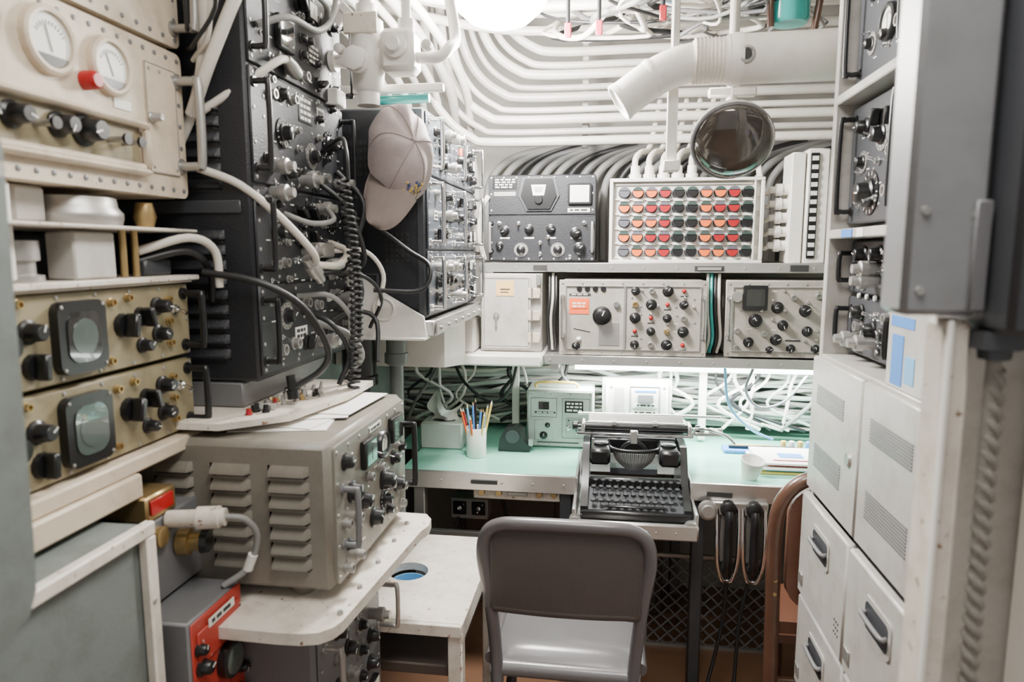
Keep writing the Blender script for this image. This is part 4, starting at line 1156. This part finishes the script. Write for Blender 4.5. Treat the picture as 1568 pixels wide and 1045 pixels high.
b = MB('round_floodlight')
cc = V((.330,2.0,1.805)); ax = V((-.10,-.82,-.56)).normalized()
b.lathe(cc-ax*.075, ax, [(0,.03),(.012,.062),(.04,.095),(.06,.107),(.085,.110),(.090,.100),(.080,.096)], WHITE, 36)
b.lathe(cc+ax*.004, ax, [(0,.107),(.010,.108),(.020,.104),(.028,.096),(.040,.07),(.046,.035),(.047,.0)], BRGLASS, 36)
b.tube([tuple(cc+ax*.014+(V((1,0,0))*math.cos(t)+ax.cross(V((1,0,0))).normalized()*math.sin(t))*.107) for t in [k*6.2832/36 for k in range(37)]], .0055, MGREY, 8, 1)
b.tube([(.330,2.05,1.86),(.332,2.06,1.90),(.335,2.06,1.95)], .016, WHITE)
b.box(.27,.40,2.045,2.075,1.93,1.955,WHITE,.004)
b.cyl((.335,2.06,1.93),(.335,2.06,2.46),.014,PIPEG)
b.done()

b = MB('ceiling_bulb_lamp')
b.lathe((-.32,2.02,2.48),(0,0,-1),[(0,.10),(.16,.10),(.17,.17),(.19,.175),(.20,.16)],WHITE,32)
b.lathe((-.32,2.02,2.285),(0,0,-1),[(0,.155),(.05,.15),(.10,.125),(.135,.085),(.15,.04),(.155,.0)],LAMPE,32)
b.done()
b = MB('added_fill_fixture')  # unseen fixture above the camera, added to fill the room with light
b.box(-.15,.25,.2,1.0,2.40,2.478,WHITE,.006); b.cyl((-.05,.24,2.385),(-.05,.96,2.385),.014,TUBEE); b.cyl((.15,.24,2.385),(.15,.96,2.385),.014,TUBEE)
b.done()

# ---- valves top left
b = MB('pipe_valve_assembly')
Y = 1.70
b.lathe((-.60,Y,2.46),(0,0,-1),[(0,.018),(.36,.018),(.362,.026),(.39,.026),(.40,.04),(.48,.045),(.56,.038),(.57,.028),(.60,.028)],WHITE,20)
b.lathe((-.70,Y,1.97),(1,0,0),[(0,.026),(.02,.026),(.022,.016),(.07,.022),(.13,.034),(.17,.022),(.20,.018),(.202,.028),(.22,.028)],WHITE,20)
b.box(-.555,-.47,Y-.05,Y+.03,1.93,2.03,WHITE,.012); b.lathe((-.512,Y-.05,1.985),(0,-1,0),[(0,.028),(.012,.028),(.014,.018),(.03,.016)],WHITE,18)
b.lathe((-.50,Y,2.03),(0,0,1),[(0,.02),(.03,.02),(.032,.012),(.43,.012)],WHITE,16)
b.tube([(-.70,Y,1.97),(-.74,Y,1.98),(-.76,Y,2.03),(-.76,Y,2.2),(-.76,Y,2.46)],.016,WHITE)
b.tube([(-.47,Y,1.97),(-.42,Y,1.97),(-.40,Y+.03,2.0),(-.40,Y+.1,2.05),(-.42,Y+.1,2.2),(-.42,Y+.1,2.46)],.014,WHITE)
b.lathe((-.60,Y-.04,1.95),(0,-1,0),[(0,.018),(.03,.018),(.032,.03),(.045,.03)],WHITE,18)
b.lathe((-.60,Y-.08,1.95),(0,-1,0),[(0,.022),(.01,.028),(.02,.028),(.024,.018)],WHITE,8)
b.cyl((-.62,Y+.06,1.885),(-.46,Y+.06,1.887),.011,TEAL)
b.box(-.72,-.42,Y+.04,Y+.06,1.90,1.92,WHITE,.002); b.box(-.71,-.67,Y-.03,Y+.03,1.86,1.90,WHITE,.003)
b.lathe((-.68,Y,2.06),(.7,0,.7),[(0,.016),(.03,.016),(.032,.022),(.05,.022)],WHITE,14)
b.box(-.645,-.56,Y-.045,Y-.035,2.02,2.07,OFFW,.003)
for x in (-.66,-.44): b.lathe((x,Y-.02,1.99),(0,-1,0),[(0,.012),(.02,.012),(.022,.008)],WHITE,12)
b.done()
b = MB('overhead_cable_drop')
for pts, rad, m in (
    ([(-.75,1.25,2.35),(-.74,1.22,2.10),(-.76,1.25,1.90),(-.80,1.27,1.78),(-.84,1.27,1.70)], .010, CABW),
    ([(-.62,1.35,2.4),(-.63,1.30,2.12),(-.68,1.26,2.0),(-.74,1.24,1.86),(-.80,1.26,1.76)], .012, CABW),
    ([(-.80,1.2,2.2),(-.77,1.16,2.08),(-.74,1.16,1.98),(-.76,1.20,1.90),(-.80,1.26,1.94)], .004, CABK),
    ([(-.79,1.2,2.12),(-.73,1.17,2.05),(-.70,1.2,1.95),(-.76,1.22,1.88),(-.80,1.26,1.88)], .004, CABK),
    ([(-.79,1.2,2.15),(-.72,1.2,2.02),(-.73,1.22,1.90),(-.79,1.26,1.86)], .005, CABW),
    ([(-.69,1.40,2.02),(-.65,1.44,2.05),(-.64,1.55,2.05),(-.68,1.62,2.02)], .008, CABY),
    ([(-.69,1.32,1.94),(-.65,1.38,1.97),(-.64,1.50,1.98),(-.65,1.62,2.06),(-.66,1.66,2.2)], .007, CABY),
    ([(-.80,1.27,1.76),(-.72,1.30,1.82),(-.67,1.36,1.88),(-.68,1.42,1.90)], .008, CABW),
    ([(-.74,1.3,2.45),(-.70,1.34,2.2),(-.66,1.42,2.12),(-.67,1.46,2.06)], .011, CABK),
    ([(-.72,1.35,2.45),(-.66,1.38,2.25),(-.62,1.45,2.14),(-.66,1.5,2.08)], .007, CABK),
    ([(-.9,1.1,2.3),(-.78,1.3,2.22),(-.62,1.5,2.2),(-.55,1.8,2.25),(-.5,2.0,2.3)], .014, WHITE),
    ([(-.9,1.15,2.2),(-.80,1.28,2.14),(-.64,1.45,2.12),(-.60,1.6,2.16),(-.7,1.75,2.3)], .012, CABK)):
    b.tube(pts, rad, m)
b.lathe((-.68,1.42,1.90),(.1,.5,-.3),[(0,.012),(.02,.015),(.04,.015),(.05,.010)],STEEL,12)
b.done()

# ================================================================== LIGHTS / CAMERA / WORLD
def area(name, loc, rot, sx, sy, e, col=(1,1,1)):
    l = D.lights.new(name, 'AREA'); l.shape = 'RECTANGLE'; l.size = sx; l.size_y = sy; l.energy = e; l.color = col
    o = D.objects.new(name, l); o.location = loc; o.rotation_euler = rot; bpy.context.collection.objects.link(o)
pl = D.lights.new('bulb_light', 'POINT'); pl.energy = 150; pl.shadow_soft_size = .12; pl.color = (1,.965,.915)
o = D.objects.new('bulb_light', pl); o.location = (-.32,2.02,2.05); bpy.context.collection.objects.link(o)
area('undershelf_light', (.35,2.59,1.045), (0,0,0), .95, .03, 24, (.93,1,.97))
area('added_fill_light', (.05,.6,2.365), (0,0,0), .35, .75, 20, (1,.96,.91))  # soft fill from the added overhead fixture, out of view
w = D.worlds.new('room_ambient'); bpy.context.scene.world = w; w.use_nodes = True
w.node_tree.nodes['Background'].inputs[0].default_value = (1,.96,.92,1); w.node_tree.nodes['Background'].inputs[1].default_value = .6

cam = D.cameras.new('camera'); cam.lens = 24; cam.sensor_width = 36; cam.clip_start = .02
co = D.objects.new('camera', cam); bpy.context.collection.objects.link(co)
co.location = (0,0,1.5); co.rotation_euler = (math.radians(90-7.5), 0, math.radians(8))
cam.dof.use_dof = True; cam.dof.focus_distance = 2.2; cam.dof.aperture_fstop = 3.5
bpy.context.scene.camera = co
